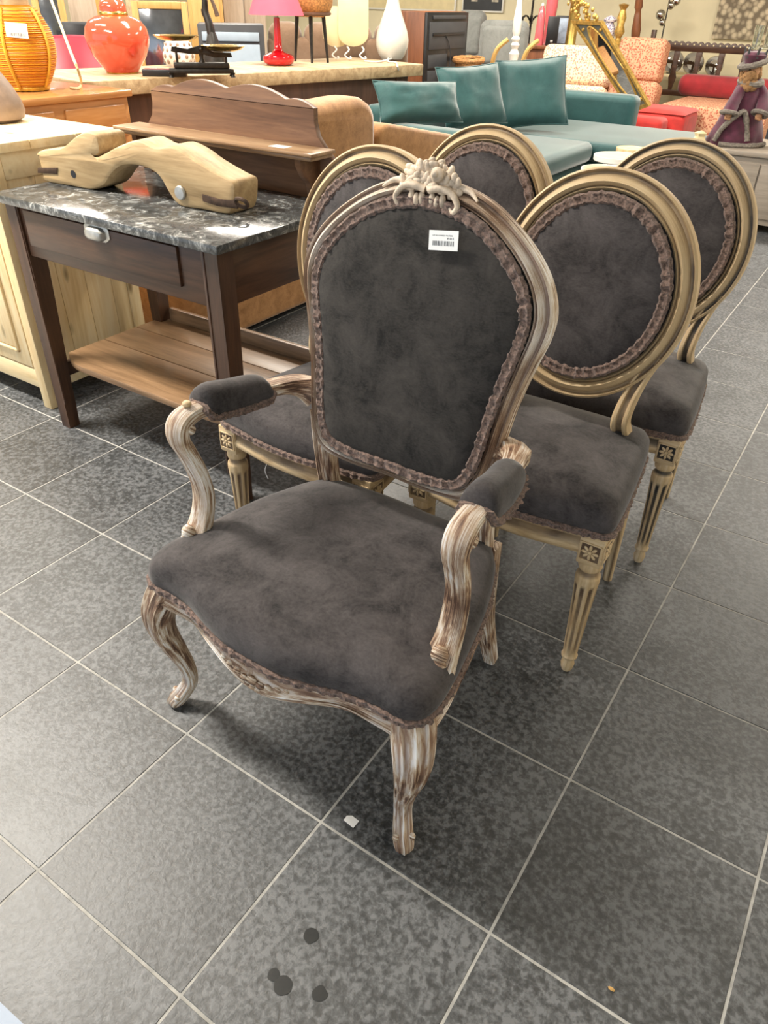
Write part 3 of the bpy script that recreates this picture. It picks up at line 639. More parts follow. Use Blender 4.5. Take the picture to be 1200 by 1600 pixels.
M['photo_grey'] = plain('printed_picture', (0.40, 0.36, 0.28), .6, var=.6, scale=14)
M['paper_blue'] = plain('pale_blue_board', (0.30, 0.36, 0.46), .5, var=.04)
M['white_cable'] = plain('white_cable', (0.78, 0.76, 0.72), .5, var=.03)
def rounded_box(x0, x1, y0, y1, z0, z1, r, seg=5): return G().box(x0, x1, y0, y1, z0, z1, r, seg)

# ================================================================== table with marble top and scalloped gallery
def make_table():
    X0, X1, YF, YB, ZT = -1.615, -.672, .648, 1.225, .793
    cx = (X0 + X1) / 2
    t = thing('marble_top_table', 'dark oak side table with grey marble top, drawer, lower shelf and scalloped gallery', 'table', (cx, (YF + YB) / 2, 0))
    ox, oy = cx, (YF + YB) / 2
    def B(x0, x1, y0, y1, z0, z1, bev=.004): return G().box(x0 - ox, x1 - ox, y0 - oy, y1 - oy, z0, z1, bev)
    B(X0, X1, YF, YB, ZT - .024, ZT, .004).obj('marble_top', 'marble', t)
    lw = .058
    lx0, lx1, ly0, ly1 = X0 + .035, X1 - .025, YF + .022, YB - .03
    for x, sx in ((lx0, 1), (lx1, -1)):
        for y, sy in ((ly0, 1), (ly1, -1)):
            g = G(); pr = []
            w0, w1 = .042, lw
            vs = []
            for z, w in ((0, w0), (.20, .047), (.56, lw), (ZT - .024, lw)):
                for (a, b) in ((0, 0), (1, 0), (1, 1), (0, 1)): vs.append((x + sx * a * w - ox, y + sy * b * w - oy, z))
            g.add(vs, [(i * 4 + j, i * 4 + (j + 1) % 4, (i + 1) * 4 + (j + 1) % 4, (i + 1) * 4 + j) for i in range(3) for j in range(4)] + [(3, 2, 1, 0), (12, 13, 14, 15)])
            if sy > 0:   # beaded inner edge
                q = x + sx * lw * .86
                g.box(q - .004 - ox, q + .004 - ox, y - .003 - oy, y + .004 - oy, .1, ZT - .03, .002)
            g.obj('leg', 'oak_z', t)
    zb = .615
    B(lx0 + lw, lx1 - lw, ly0 + .006, ly0 + .03, zb, ZT - .024).obj('front_rail', 'oak', t)
    dr = B(lx0 + lw + .03, lx1 - lw - .085, ly0 - .004, ly0 + .02, zb + .038, ZT - .034, .003).obj('drawer', 'oak', t)
    # cup pull
    g = G(); pq = aty(154, 362, ly0); px = pq.x - ox; py = ly0 - .004 - oy; pz = pq.z
    oc = [(px - .052, pz + .012), (px - .034, pz + .026), (px + .034, pz + .026), (px + .052, pz + .012), (px + .052, pz - .012), (px + .034, pz - .024), (px - .034, pz - .024), (px - .052, pz - .012)]
    g.extrude(oc, lambda x, z, h: Vector((x, py - h, z)), .003, .0008)
    g.dome([(px + (x - px) * .72, pz - .004 + (z - pz) * .72) for x, z in oc], [(1, .003), (.95, .014), (.8, .021), (.5, .024)], lambda x, z, h: Vector((x, py - h, z)))
    g.obj('cup_pull', 'steel', dr, label='octagonal steel cup pull')
    for x in (lx0 + .012, lx1 - .036): B(x, x + .024, ly0 + lw, ly1 - lw, zb, ZT - .024).obj('side_rail', M['oak_y'] if 'oak_y' in M else 'oak', t)
    B(lx0 + lw, lx1 - lw, ly1 - .03, ly1 - .006, zb, ZT - .024).obj('back_rail', 'oak', t)
    # lower shelf of planks with a bowed front edge
    zs = .235
    planks = [(ly0 + .03, ly0 + .235), (ly0 + .238, ly0 + .385), (ly0 + .388, ly1 - .01)]
    for k, (a, b) in enumerate(planks):
        g = G()
        if k == 0:
            n = 24; ol = []
            for i in range(n + 1):
                f = i / n; x = lx0 + .01 + f * (lx1 - lx0 - .02); e = min(f, 1 - f)
                ol.append((x - ox, a + .055 * max(0, 1 - e / .16) ** 2 * (1 if e < .16 else 0) - oy + .0))
            ol += [(lx1 - .01 - ox, b - oy), (lx0 + .01 - ox, b - oy)]
            g.extrude(ol, lambda x, y, h: Vector((x, y, zs + h)), .022, .003)
        else: g.box(lx0 + .01 - ox, lx1 - .01 - ox, a - oy, b - oy, zs, zs + .022, .002)
        g.obj('shelf_plank', 'shelf_oak', t)
    for x, s_ in ((lx0 + .01, 1), (lx1 - .034, 1)): B(x, x + .024, ly0 + .03, ly1 - .02, zs - .05, zs).obj('shelf_bearer', 'oak', t)
    B(lx0 + lw, lx1 + .0, ly1 - .012, ly1 + .008, zs - .01, zs + .07).obj('back_stretcher', 'shelf_oak', t)
    # gallery
    gal = thing('gallery', '', '', (0, 0, 0)); bpy.data.objects.remove(gal)
    yb = 1.205; pts = []
    c = -1.135
    def arch(x0, x1, z0, z1, hh, n=10):
        return [(x0 + (x1 - x0) * i / n, z0 + (z1 - z0) * i / n + hh * math.sin(PI * i / n)) for i in range(n)]
    half = [(.430, ZT), (.430, .86), (.425, .885), (.405, .905), (.375, .935), (.348, .965), (.338, 1.00), (.338, 1.036)]
    half += arch(.338, .236, 1.036, 1.052, .010, 6) + arch(.236, .0, 1.052, 1.064, .022, 14)
    right = [(c + x, z) for x, z in half]; left = [(c - x, z) for x, z in half]
    ol = right + [(c, 1.064)] + left[::-1]
    G().extrude([(x - ox, z) for x, z in ol], lambda x, z, h: Vector((x, yb - oy + h, z)), .02, .002).obj('gallery_board', 'gallery', t)
    zsh = .938
    sh = G(); sh.box(c - .415 - ox, c + .415 - ox, 1.090 - oy, yb - oy, zsh - .010, zsh, .003); sh.box(c - .405 - ox, c + .405 - ox, 1.100 - oy, yb - oy, zsh - .022, zsh - .009, .004)
    gs = sh.obj('gallery_shelf', 'worn_shelf', t)
    for s_ in (-1, 1):
        x = c + s_ * .345
        ol = [(yb, ZT), (yb - .030, ZT), (yb - .040, ZT + .018), (yb - .046, ZT + .05), (yb - .075, ZT + .075), (yb - .092, ZT + .105), (yb - .092, zsh - .022), (yb, zsh - .022)]
        G().extrude([(y - oy, z) for y, z in ol], lambda y, z, h, x=x: Vector((x - ox - .011 + h, y, z)), .022, .003).obj('bracket', 'gallery', t)
    tk = atz(438, 229, zsh) ; tk = (tk.x - ox, tk.y - oy)
    G().box(tk[0] - .030, tk[0] + .030, tk[1] - .018, tk[1] + .018, zsh, zsh + .0008, .0002).obj('price_label', 'label', t, label='white price label on the gallery shelf')
    return t
M['oak_y'] = wood('dark_oak_side', (0.020, 0.009, 0.005), (0.055, 0.023, 0.011), (0.095, 0.043, 0.021), 'Y', rough=.4)
make_table()

# ================================================================== ox yoke on the marble
def make_yoke():
    A0 = atz(68, 284, .793); A1 = atz(353, 336, .793); A0.z = A1.z = 0; u = (A1 - A0).normalized(); n = Vector((u.y, -u.x, 0))
    def onp(px, py):
        d = ray(px, py); s_ = (A0 - CAM).dot(n) / d.dot(n); p = CAM + d * s_; return ((p - A0).dot(u), p.z)
    zp = [(165, 710), (270, 692), (310, 668), (345, 640), (388, 620), (440, 630), (458, 665), (462, 722), (430, 745), (520, 700), (590, 668), (650, 660), (715, 690), (790, 686), (850, 715), (940, 775), (1040, 830), (1088, 860), (1095, 910), (1088, 975), (1062, 1008), (940, 990), (840, 972), (785, 905), (740, 830), (690, 795), (620, 775), (560, 785), (515, 825), (482, 872), (420, 895), (330, 885), (205, 852), (190, 800), (176, 750)]
    ol = [onp(x / 3, y / 3) for x, y in zp]
    t = thing('wooden_yoke', 'old carved wooden ox yoke lying on the grey marble table top', 'yoke', A0 + Vector((0, 0, .793)))
    zmin = min(z for x, z in ol)
    ol = [(x, max(0.0, z - .793)) for x, z in ol]
    ol = [(p.x, p.y) for p in crom(ol, 3, True)]
    g = G(); g.extrude(ol, lambda x, z, h: u * x - n * h + Vector((0, 0, z)), .115, .014)
    for i in range(len(g.v)):
        v = Vector(g.v[i]); w = noise.noise_vector(v * 14) * .004; g.v[i] = tuple(v + Vector((w.x, w.y, w.z if v.z > .02 else 0)))
    g.obj('beam', 'yoke', t, 35)
    def plate(pts, name, mat, th=.006, lab=None):
        q = [onp(*p) for p in pts]
        G().extrude([(x, z - .793) for x, z in q], lambda x, z, h: u * x + n * (h - .002) + Vector((0, 0, z)), th, .001).obj(name, mat, t, label=lab)
    plate([(60, 262), (90, 262), (90, 272), (60, 270)], 'iron_strap', 'rust', .005)
    plate([(317, 303), (345, 311), (372, 314), (372, 326), (342, 322), (318, 314)], 'iron_strap', 'rust', .006)
    bx, bz = onp(283, 301); b = G(); b.lathe([(.001, 0), (.019, 0), (.020, .003), (.017, .008), (.001, .009)], 14)
    rm = Matrix((u, Vector((0, 0, 1)), n)).transposed().to_4x4()
    b.v = [tuple(rm @ Vector(v) + u * bx + Vector((0, 0, bz - .793)) + n * .001) for v in b.v]; b.obj('bolt_head', 'steel', t)
    hx, hz = onp(115, 272); b = G(); b.lathe([(.001, 0), (.011, 0), (.0112, .001), (.001, .0012)], 14)
    b.v = [tuple(rm @ Vector(v) + u * hx + Vector((0, 0, hz - .793)) + n * .001) for v in b.v]; b.obj('bored_hole', 'black', t)
    kx, kz = onp(381, 316); c = u * kx + Vector((0, 0, kz - .793)) + n * .01
    G().tube([c + u * (.020 * math.cos(a * PI / 8)) + Vector((0, 0, .012 * math.sin(a * PI / 8))) + n * (.006 * math.sin(a * PI / 8)) for a in range(16)], .0055, 7, True).obj('iron_ring', 'rust', t)
    tx, tz = onp(228, 236); c = u * tx + Vector((0, 0, tz - .793)) - n * .045
    mx = Matrix.Translation(c + Vector((0, 0, .012))) @ Matrix((u, -n, Vector((0, 0, 1)))).transposed().to_4x4() @ Matrix.Rotation(.25, 4, 'Y')
    G().box(-.028, .028, -.02, .02, 0, .0008, .0002, 1, mx).obj('price_label', 'label', t, label='white price label on the yoke')
make_yoke()

# ================================================================== pine sideboard and the stoneware on it
def make_pine():
    x0, x1, yf, yb, zt = -2.95, -1.715, .722, 1.215, .905
    t = thing('pine_sideboard', 'pale knotty pine sideboard at the left edge beside the marble table', 'sideboard', (x1, yf, 0))
    def B(a, b, c, d, e, f, bev=.004): return G().box(a - x1, b - x1, c - yf, d - yf, e, f, bev)
    for k in range(3):
        a = yf - .02 + k * .1725; B(x0 - .02, x1 + .022, a, a + .1715, zt - .028, zt, .003).obj('top_plank', 'pine_x', t)
    # side made of boards in a frame
    for k in range(4):
        a = yf + .05 + k * .1085; B(x1 - .022, x1 - .008, a, a + .1075, .075, zt - .075, .002).obj('side_board', 'pine', t)
    for a, b in ((yf, yf + .052), (yb - .05, yb)): B(x1 - .045, x1, a, b, 0, zt - .028, .003).obj('corner_post', 'pine', t)
    B(x1 - .03, x1 - .001, yf + .052, yb - .05, zt - .11, zt - .028).obj('side_rail', 'pine_x', t); B(x1 - .03, x1 - .001, yf + .052, yb - .05, .07, .13).obj('side_rail', 'pine_x', t)
    B(x0, x1 - .045, yf + .004, yf + .03, zt - .09, zt - .028).obj('front_rail', 'pine_x', t); B(x0, x1 - .045, yf + .004, yf + .03, .075, .15).obj('front_rail', 'pine_x', t)
    B(x0, x0 + .02, yf, yb, 0, zt - .028).obj('side_panel', 'pine', t); B(x0, x1 - .03, yb - .02, yb, .07, zt - .03).obj('back_panel', 'pine', t); B(x0 + .02, x1 - .04, yf + .03, yb - .02, .08, .1).obj('bottom_panel', 'pine_x', t)
    for (a, b) in ((x1 - .42, x1 - .055), (x1 - .80, x1 - .43), (x1 - 1.18, x1 - .81)):
        d = G(); d.box(a - x1, b - x1, .002, .022, .155, zt - .095, .003); dd = d.obj('door', 'pine', t)
        B(a + .06, b - .06, yf - .004, yf + .006, .22, zt - .16, .006).obj('door_panel', 'pine', dd)
        for (p, q, r_, s_) in ((a + .05, b - .05, .205, .217), (a + .05, b - .05, zt - .157, zt - .145), (a + .05, a + .062, .205, zt - .145), (b - .062, b - .05, .205, zt - .145)):
            B(p, q, yf - .008, yf + .004, r_, s_, .004).obj('moulding', 'pine', dd)
make_pine()
st = thing('stoneware_vase', 'taupe rounded stoneware vase cut by the left edge on the pine sideboard', 'vase', (-2.125, 1.04, .905))
G().lathe([(.001, 0), (.075, .0), (.098, .012), (.106, .035), (.100, .065), (.082, .105), (.058, .145), (.038, .175), (.026, .20), (.028, .215), (.022, .216), (.020, .19), (.001, .19)], 28).obj('body', 'stone', st)

# ================================================================== camel sofa behind the table
sf = thing('camel_sofa', 'camel velvet sofa seen from behind, past the marble table', 'sofa', (-1.62, 2.4, 0))
rounded_box(-.75, 0.0, -.95, 1.36, .03, .40, .03).obj('base', 'camel', sf)
g = G(); ol = crom([(-.90, .40), (-.90, .84), (-.80, .905), (-.2, .915), (.18, .925), (.30, .91), (.365, .86), (.385, .79), (.385, .60), (.385, .40)], 4)
g.extrude([(p.x, p.y) for p in ol], lambda y, z, h: Vector((-.02 - h, y, z - .02)), .20, .05).obj('high_back', 'camel', sf, 60)
ol = crom([(.39, .38), (.39, .66), (.41, .745), (.48, .775), (.58, .762), (.9, .705), (1.18, .655), (1.28, .62), (1.33, .55), (1.34, .47), (1.34, .38)], 4)
G().extrude([(p.x, p.y) for p in ol], lambda y, z, h: Vector((-.02 - h, y, z - .01)), .20, .022).obj('low_back', 'camel', sf, 60)
rounded_box(-.74, -.23, -.7, 1.32, .40, .50, .04).obj('seat_cushion', 'camel', sf)
for x in (-.68, -.06):
    for y in (-.88, 1.30): G().lathe([(.02, 0), (.025, .04)], 12, (x, y, 0)).obj('foot', 'black', sf)

# ================================================================== orange lamp cabinet and old workbench
ZB = .90
def mkcab():
    a = atz(25, 152, ZB); b = atz(230, 140, ZB); X1 = (a.x + b.x) / 2; Yb = b.y - .07; Yn = 1.27
    t = thing('honey_wood_cabinet', 'shiny honey-brown wooden cabinet behind the pine sideboard', 'cabinet', (X1, Yb, 0))
    def B(x0, x1, y0, y1, z0, z1, bev=.004): return G().box(x0, x1, y0, y1, z0, z1, bev)
    B(-.75, .02, Yn - Yb, .02, ZB - .03, ZB, .006).obj('top', 'honey', t)
    B(-.73, 0, Yn - Yb + .02, 0, .0, ZB - .03).obj('carcass', 'honey', t)
    L = Yn - Yb + .02
    for k in range(2):
        y0 = L + k * (-L / 2) + .03; y1 = y0 - L / 2 - .06
        B(-.002, .010, y0, y1, ZB - .20, ZB - .06, .004).obj('drawer_front', 'honey', t)
        B(-.002, .008, y0, y1, .12, ZB - .24, .004).obj('side_panel', 'honey', t)
    return t, X1, Yb
cab, CX1, CYb = mkcab()
o_ = atz(46, 141, ZB); D_ = (o_ - CAM).length
pxm = lambda p, D: p * D * .82 / FPX      # pixels -> metres at distance D
def lamp_orange():
    t = thing('raffia_lamp', 'big round orange raffia lamp shade with yellow rope seams', 'lamp', o_ + Vector((0, 0, .002)))
    R_ = pxm(50, D_); Hh = pxm(118, D_) * .82
    pr = [(.001, 0), (R_ * .50, 0), (R_ * .52, .02)] + [(R_ * (.52 + .48 * math.sin(PI * (.05 + .86 * i / 16)) ** .9), .02 + Hh * i / 16) for i in range(17)] 
    pr += [(R_ * .55, Hh + .025), (R_ * .52, Hh + .03), (.001, Hh + .03)]
    fine = []
    for i in range(len(pr) - 1):
        for k in range(5):
            f = k / 5; r = pr[i][0] + (pr[i + 1][0] - pr[i][0]) * f; z = pr[i][1] + (pr[i + 1][1] - pr[i][1]) * f
            fine.append((max(.001, r + (.0022 if (i * 5 + k) % 2 else -.0016) * (r > .06)), z))
    G().lathe(fine, 40).obj('shade', 'orange_raffia', t, 80)
    a0 = math.atan2(CAM.y - o_.y, CAM.x - o_.x) + .85
    for a in [a0 + k_ * 2 * PI / 5 for k_ in range(5)]:
        pth = [Vector(((r + .003) * math.cos(a), (r + .003) * math.sin(a), z)) for r, z in pr[2:20]]; pth = crom(pth, 3)
        G().tube(pth, .007, 7, False, [1 + .3 * (i % 2) for i in range(len(pth))]).obj('rope_seam', 'yellow_rope', t)
    G().tube([Vector((R_ * .53 * math.cos(k * PI / 20), R_ * .53 * math.sin(k * PI / 20), .012)) for k in range(40)], .011, 7, True, [1 + .25 * (i % 2) for i in range(40)]).obj('rope_rim', 'yellow_rope', t)
    G().lathe([(R_ * .5, Hh + .02), (R_ * .51, Hh + .09), (R_ * .46, Hh + .095), (.001, Hh + .095)], 30).obj('cap', 'bench', t)
    # label facing the camera
    d = (CAM - o_); d.z = 0; d.normalize(); sd = Vector((-d.y, d.x, 0))
    q = atd(26, 48, (Vector((o_.x, o_.y, 0)) - Vector((CAM.x, CAM.y, 0))).length - R_ * .97) - o_
    nn_ = Vector((q.x, q.y, 0)).normalized(); s2 = Vector((-nn_.y, nn_.x, 0))
    mx = Matrix.Translation(q + nn_ * .012) @ Matrix((s2, Vector((0, 0, 1)), nn_)).transposed().to_4x4() @ Matrix.Rotation(-.08, 4, 'Z')
    lb = G().box(-.045, .045, -.028, .028, 0, .001, .0003, 1, mx).obj('price_label', 'label', t, label='white price label with barcode')
    g = G()
    for k in range(16): g.box(-.03 + k * .0042, -.03 + k * .0042 + random.choice((.001, .002)), -.022, -.010, .001, .0014, 0, 1, mx)
    g.obj('barcode', 'ink', lb)
lamp_orange()
# cream flex hanging over the cabinet
p0 = atd(80, 0, 4.3); tag(G().tube(crom([p0, atd(95, 40, 4.15), atd(110, 80, 4.05), atd(122, 110, 3.98), atz(127, 130, ZB + .006), atz(122, 138, ZB + .006), atz(110, 137, ZB + .006)], 6), .006, 6).obj('cream_flex', 'cream'), 'cream electric flex hanging down onto the honey-brown cabinet', 'cable')
# workbench
ZS = .82
bA = atz(127, 128, ZB); bB = atz(662, 100, ZB)
bu = (bB - bA); BL = bu.length; bu.normalize(); bn = Vector((-bu.y, bu.x, 0))    # bn points away from the camera
brz = math.atan2(bu.y, bu.x)
def on_bench(s_, t_, z=ZB): return bA + bu * s_ + bn * t_ + Vector((0, 0, z - ZB))
ZS = 1.0
wb = thing('workbench', 'long old workbench with thick worn wooden top carrying lamps and scale', 'workbench', (bA.x, bA.y, 0), brz)
def split(a, b, n): return [(a + (b - a) * i / n, a + (b - a) * (i + 1) / n) for i in range(n)]
for a, b in split(0, .78, 3): G().box(0, BL, a + .001, b - .001, ZB - .075, ZB, .006).obj('top_plank', M['bench_x'] if 'bench_x' in M else 'bench', wb)
for (x, y) in ((.12, .06), (BL - .22, .06), (.12, .62), (BL - .22, .62)): G().box(x, x + .12, y, y + .12, 0, ZB - .075, .006).obj('leg', 'bench_dark', wb)
G().box(.1, BL - .10, .07, .10, ZB - .42, ZB - .076, .004).obj('apron', 'bench_dark', wb)
G().box(.1, BL - .10, .68, .71, ZB - .42, ZB - .076, .004).obj('apron', 'bench_dark', wb)
G().box(.14, BL - .14, .08, .70, .14, .18, .004).obj('lower_shelf', 'bench_dark', wb)
ZS = .82
def bench_pt(px, py): return atz(px, py, ZB)
# coral ginger jar lamp
p = bench_pt(192, 114); D = (p - CAM).length
t = thing('jar_lamp', 'coral red ginger jar lamp with gilt bands on the workbench', 'lamp', p)
k = pxm(1, D)
G().lathe([(.001, 0), (24 * k, 0), (25 * k, 2 * k)], 36).obj('foot_ring', 'brass', t)
G().lathe([(24 * k, 2 * k), (30 * k, 12 * k), (40 * k, 28 * k), (46 * k, 46 * k), (47.5 * k, 58 * k), (45 * k, 72 * k), (38 * k, 83 * k), (28 * k, 89 * k), (20 * k, 91 * k)], 40).obj('body', 'jar_red', t)
G().lathe([(20 * k, 90 * k), (21 * k, 92 * k), (20.5 * k, 96 * k), (19.5 * k, 97 * k)], 36).obj('gilt_band', 'brass', t)
G().lathe([(19.5 * k, 97 * k), (19.5 * k, 105 * k), (16 * k, 113 * k), (8 * k, 118 * k), (.001, 119 * k)], 36).obj('lid', 'jar_red', t)
G().lathe([(3 * k, 117 * k), (2.4 * k, 128 * k), (3.5 * k, 132 * k), (.001, 133 * k)], 12).obj('socket', 'brass', t)
# kitchen scale
p = bench_pt(318, 120); D = (p - CAM).length; k = pxm(1, D)
sd = AX.copy(); sd.z = 0; sd.normalize(); rz = math.atan2(sd.y, sd.x) + .28
t = thing('balance_scale', 'antique cast iron balance scale with two brass pans', 'scale', p, rz)
G().box(-52 * k, 48 * k, -13 * k, 13 * k, 6 * k, 14 * k, .006).obj('base', 'iron', t); G().box(-44 * k, 42 * k, -10 * k, 10 * k, 14 * k, 24 * k, .01).obj('base_moulding', 'iron', t)
for x in (-50, 46):
    for y in (-11, 11): G().lathe([(.004, 0), (4 * k, 0), (2.5 * k, 4 * k), (4.5 * k, 8 * k)], 10, (x * k, y * k, 0)).obj('foot', 'iron', t)
G().lathe([(5 * k, 24 * k), (3 * k, 30 * k), (4 * k, 40 * k), (6 * k, 46 * k), (2 * k, 52 * k), (.001, 53 * k)], 14).obj('column', 'iron', t)
G().extrude([(-46 * k, 42 * k), (-44 * k, 50 * k), (-20 * k, 46 * k), (0, 52 * k), (20 * k, 41 * k), (46 * k, 40 * k), (48 * k, 33 * k), (20 * k, 32 * k), (0, 38 * k), (-20 * k, 38 * k)], lambda x, z, h: Vector((x, -4 * k + h, z)), 8 * k, .002).obj('beam', 'iron', t)
for x, z in ((-38, 46), (38, 36)):
    G().lathe([(2 * k, (z - 22) * k), (2 * k, (z + 4) * k)], 8, (x * k, 0, 0)).obj('pan_post', 'iron', t)
    zz = z + (14 if x < 0 else 8); G().lathe([(.001, zz * k), (18 * k, zz * k), (27 * k, (zz + 3) * k), (34 * k, (zz + 8) * k), (35 * k, (zz + 8) * k), (28 * k, (zz + 2) * k), (18 * k, (zz - 1) * k), (.001, (zz - 1) * k)], 32, (x * .93 * k, 0, 0)).obj('pan', 'brass', t)
# bronze figurine behind the scale
p = bench_pt(336, 108); D = (p - CAM).length; k = pxm(1, D)
t = thing('bronze_tree_sculpture', 'dark bronze sculpture of a gnarled stump standing behind the scale', 'sculpture', p)
g = G(); g.lathe([(.001, 0), (17 * k, 0), (16 * k, 24 * k), (13 * k, 34 * k), (9 * k, 46 * k), (6 * k, 60 * k), (.001, 66 * k)], 16, (0, 0, 0), lambda r, z, a: (r * (1 + .22 * noise.noise(Vector((3 * math.cos(a), 3 * math.sin(a), z * 30)))), 0)); g.obj('mound', 'iron', t)
G().tube(crom([(0, 0, 50 * k), (-3 * k, 0, 72 * k), (-9 * k, 0, 92 * k), (-8 * k, 0, 112 * k), (-14 * k, 0, 132 * k)], 5), 7 * k, 9, False, [1 - .025 * i for i in range(21)]).obj('trunk', 'iron', t)
G().tube(crom([(-4 * k, 0, 78 * k), (-12 * k, 0, 86 * k), (-14 * k, 0, 96 * k)], 4), 3 * k, 7).obj('branch', 'iron', t)
G().tube(crom([(-6 * k, 0, 124 * k), (6 * k, 0, 112 * k), (13 * k, 0, 96 * k), (16 * k, 0, 86 * k)], 5), 2.6 * k, 7, False, [.7 + .05 * i for i in range(16)]).obj('hanging_branch', 'rust', t)
# black tray box
p = bench_pt(257, 120); D = (p - CAM).length; k = pxm(1, D)
t = thing('black_box', 'flat black open box with pink lining beside the scale', 'box', p, math.atan2(sd.y, sd.x) + .1)
G().box(-34 * k, 34 * k, 0, 24 * k, 0, 12 * k, .004).obj('body', 'black', t); G().box(-31 * k, 31 * k, 2 * k, 22 * k, 12 * k, 12.6 * k, .001).obj('lining', 'pink', t)
# white pierced candle holder
p = bench_pt(282, 104); D = (p - CAM).length; k = pxm(1, D)
t = thing('pierced_candle_holder', 'white pierced ceramic candle holder behind the black box', 'candle holder', p)
G().lathe([(.001, 0), (20 * k, 0), (24 * k, 10 * k), (24 * k, 24 * k), (20 * k, 38 * k), (16 * k, 43 * k), (14 * k, 42 * k), (18 * k, 36 * k), (18 * k, 6 * k), (.001, 6 * k)], 30).obj('body', 'white', t)
hm = G().ball((0, 0, 0), 3.0 * k, 1.5 * k, 4.0 * k, 8, 6).mesh('pierced_hole', 'stone')
for r_ in range(4):
    for j in range(12):
        a = 2 * PI * (j + .5 * (r_ % 2)) / 12; z = (9 + r_ * 9) * k; rr = (23.6, 24, 22.8, 20)[r_] * k
        o = link('pierced_hole', hm, t); o.location = (rr * math.cos(a), rr * math.sin(a), z); o.rotation_euler = (0, 0, a + PI / 2)
# red table lamp
p = bench_pt(436, 102); D = (p - CAM).length; k = pxm(1, D)
t = thing('red_table_lamp', 'glossy red table lamp with pink cone shade on the workbench', 'lamp', p)
G().lathe([(.001, 0), (18 * k, 0), (23 * k, 4 * k), (25.5 * k, 10 * k), (24 * k, 16 * k), (17 * k, 20 * k), (10 * k, 22 * k), (6.5 * k, 27 * k), (6 * k, 40 * k), (4.6 * k, 78 * k), (.001, 79 * k)], 32).obj('base', 'red_gloss', t)
G().lathe([(3 * k, 78 * k), (3 * k, 90 * k), (.001, 90 * k)], 12).obj('socket', 'white', t)
G().lathe([(43 * k, 82 * k), (22 * k, 142 * k), (21.5 * k, 142 * k), (42.5 * k, 82 * k)], 36).obj('shade', 'pink_shade', t)
# wicker planter on three dark legs
p = bench_pt(487, 97); D = (p - CAM).length; k = pxm(1, D)
t = thing('wicker_planter', 'round wicker planter on thin dark splayed legs', 'planter', p)
G().lathe([(.001, 74 * k), (22 * k, 74 * k), (30 * k, 80 * k), (35 * k, 92 * k), (37 * k, 112 * k), (35 * k, 124 * k), (33 * k, 124 * k), (34 * k, 100 * k), (.001, 86 * k)], 36, (0, 0, 0), lambda r, z, a: (r * (1 + .03 * math.sin(a * 18) * math.sin(z / k * .9)), 0)).obj('basket', 'wicker', t)
G().lathe([(30 * k, 76 * k), (33 * k, 78 * k), (33 * k, 81 * k), (30 * k, 82 * k)], 36).obj('ring', 'bench_dark', t)
for a in (.4, 2.2, 3.6, 5.4): G().tube([(21 * k * math.cos(a), 21 * k * math.sin(a), 78 * k), (27 * k * math.cos(a), 27 * k * math.sin(a), 0)], 2.6 * k, 8, False, [1.25, .7]).obj('leg', 'iron', t)
# cream magazine rack
p = bench_pt(548, 93); D = (p - CAM).length; k = pxm(1, D)
t = thing('magazine_rack', 'cream magazine rack of two curved leaves on scrolled wire feet', 'magazine rack', p, math.atan2(sd.y, sd.x) + .15)
for (x, w, z0, h, y) in ((4, 24, 22, 96, -4), (-22, 22, 20, 66, 6)):
    ol = [((x + w * math.cos(a)) * k, (z0 + 20 + 20 * math.sin(a)) * k) for a in [PI + PI * i / 12 for i in range(13)]] + [((x + w) * k, (z0 + h) * k), ((x - w) * k, (z0 + h) * k)]
    G().extrude(ol, lambda a, z, hh, y=y: Vector((a, y * k + hh, z)), 1.6 * k, .001).obj('leaf', 'cream', t)
for x in (-26, -6, 18):
    G().tube(crom([(x * k, 0, 22 * k), ((x + 3) * k, -3 * k, 16 * k), ((x - 4) * k, -5 * k, 8 * k), ((x + 2) * k, -8 * k, 2 * k), ((x + 6) * k, -8 * k, 3 * k), ((x + 4) * k, -8 * k, 6 * k)], 4), 1.3 * k, 6).obj('scrolled_foot', 'white', t)
# white teardrop lamp base
p = bench_pt(612, 92); D = (p - CAM).length; k = pxm(1, D)
t = thing('white_teardrop_lamp', 'white glazed teardrop lamp base at the right end of the workbench', 'lamp', p)
G().lathe([(.001, 0), (17 * k, 0), (22 * k, 8 * k), (26 * k, 22 * k), (26.5 * k, 32 * k), (24 * k, 46 * k), (18 * k, 64 * k), (12 * k, 82 * k), (8 * k, 100 * k), (6 * k, 116 * k), (.001, 117 * k)], 36).obj('body', 'white_gloss', t)
q = [bench_pt(x, y) + Vector((0, 0, .006)) for x, y in ((570, 97), (590, 98), (605, 95), (620, 90), (610, 88), (606, 97), (618, 99))]
q += [atz(621, 104, ZB + .012), atz(623, 113, ZB - .06), atz(623, 130, ZB - .18)]
tag(G().tube(crom(q, 6), .006, 6).obj('white_cable', 'white_cable'), 'white cable looped beside the teardrop lamp and hanging over the bench edge', 'cable')
def glass_mat():
    m, nt, b = nmat('clear_glass'); b.inputs['Base Color'].default_value = (.9, .96, .95, 1); b.inputs['Roughness'].default_value = .03; b.inputs['Transmission Weight'].default_value = 1.0; b.inputs['IOR'].default_value = 1.45
    f = noise_t(nt, coords(nt), 5); bump(nt, b, f, .02); return m
M['glass'] = glass_mat()
M['blue_print'] = plain('blue_print', (0.45, 0.55, 0.75), .5, var=.45, scale=10)
M['brass_old'] = plain('aged_brass', (0.50, 0.35, 0.10), .38, .9, .3, 14)
M['stone_print'] = tweed('stone_wall_print', (0.62, 0.52, 0.36), (0.20, 0.16, 0.11), 14)
ZS = 1.0
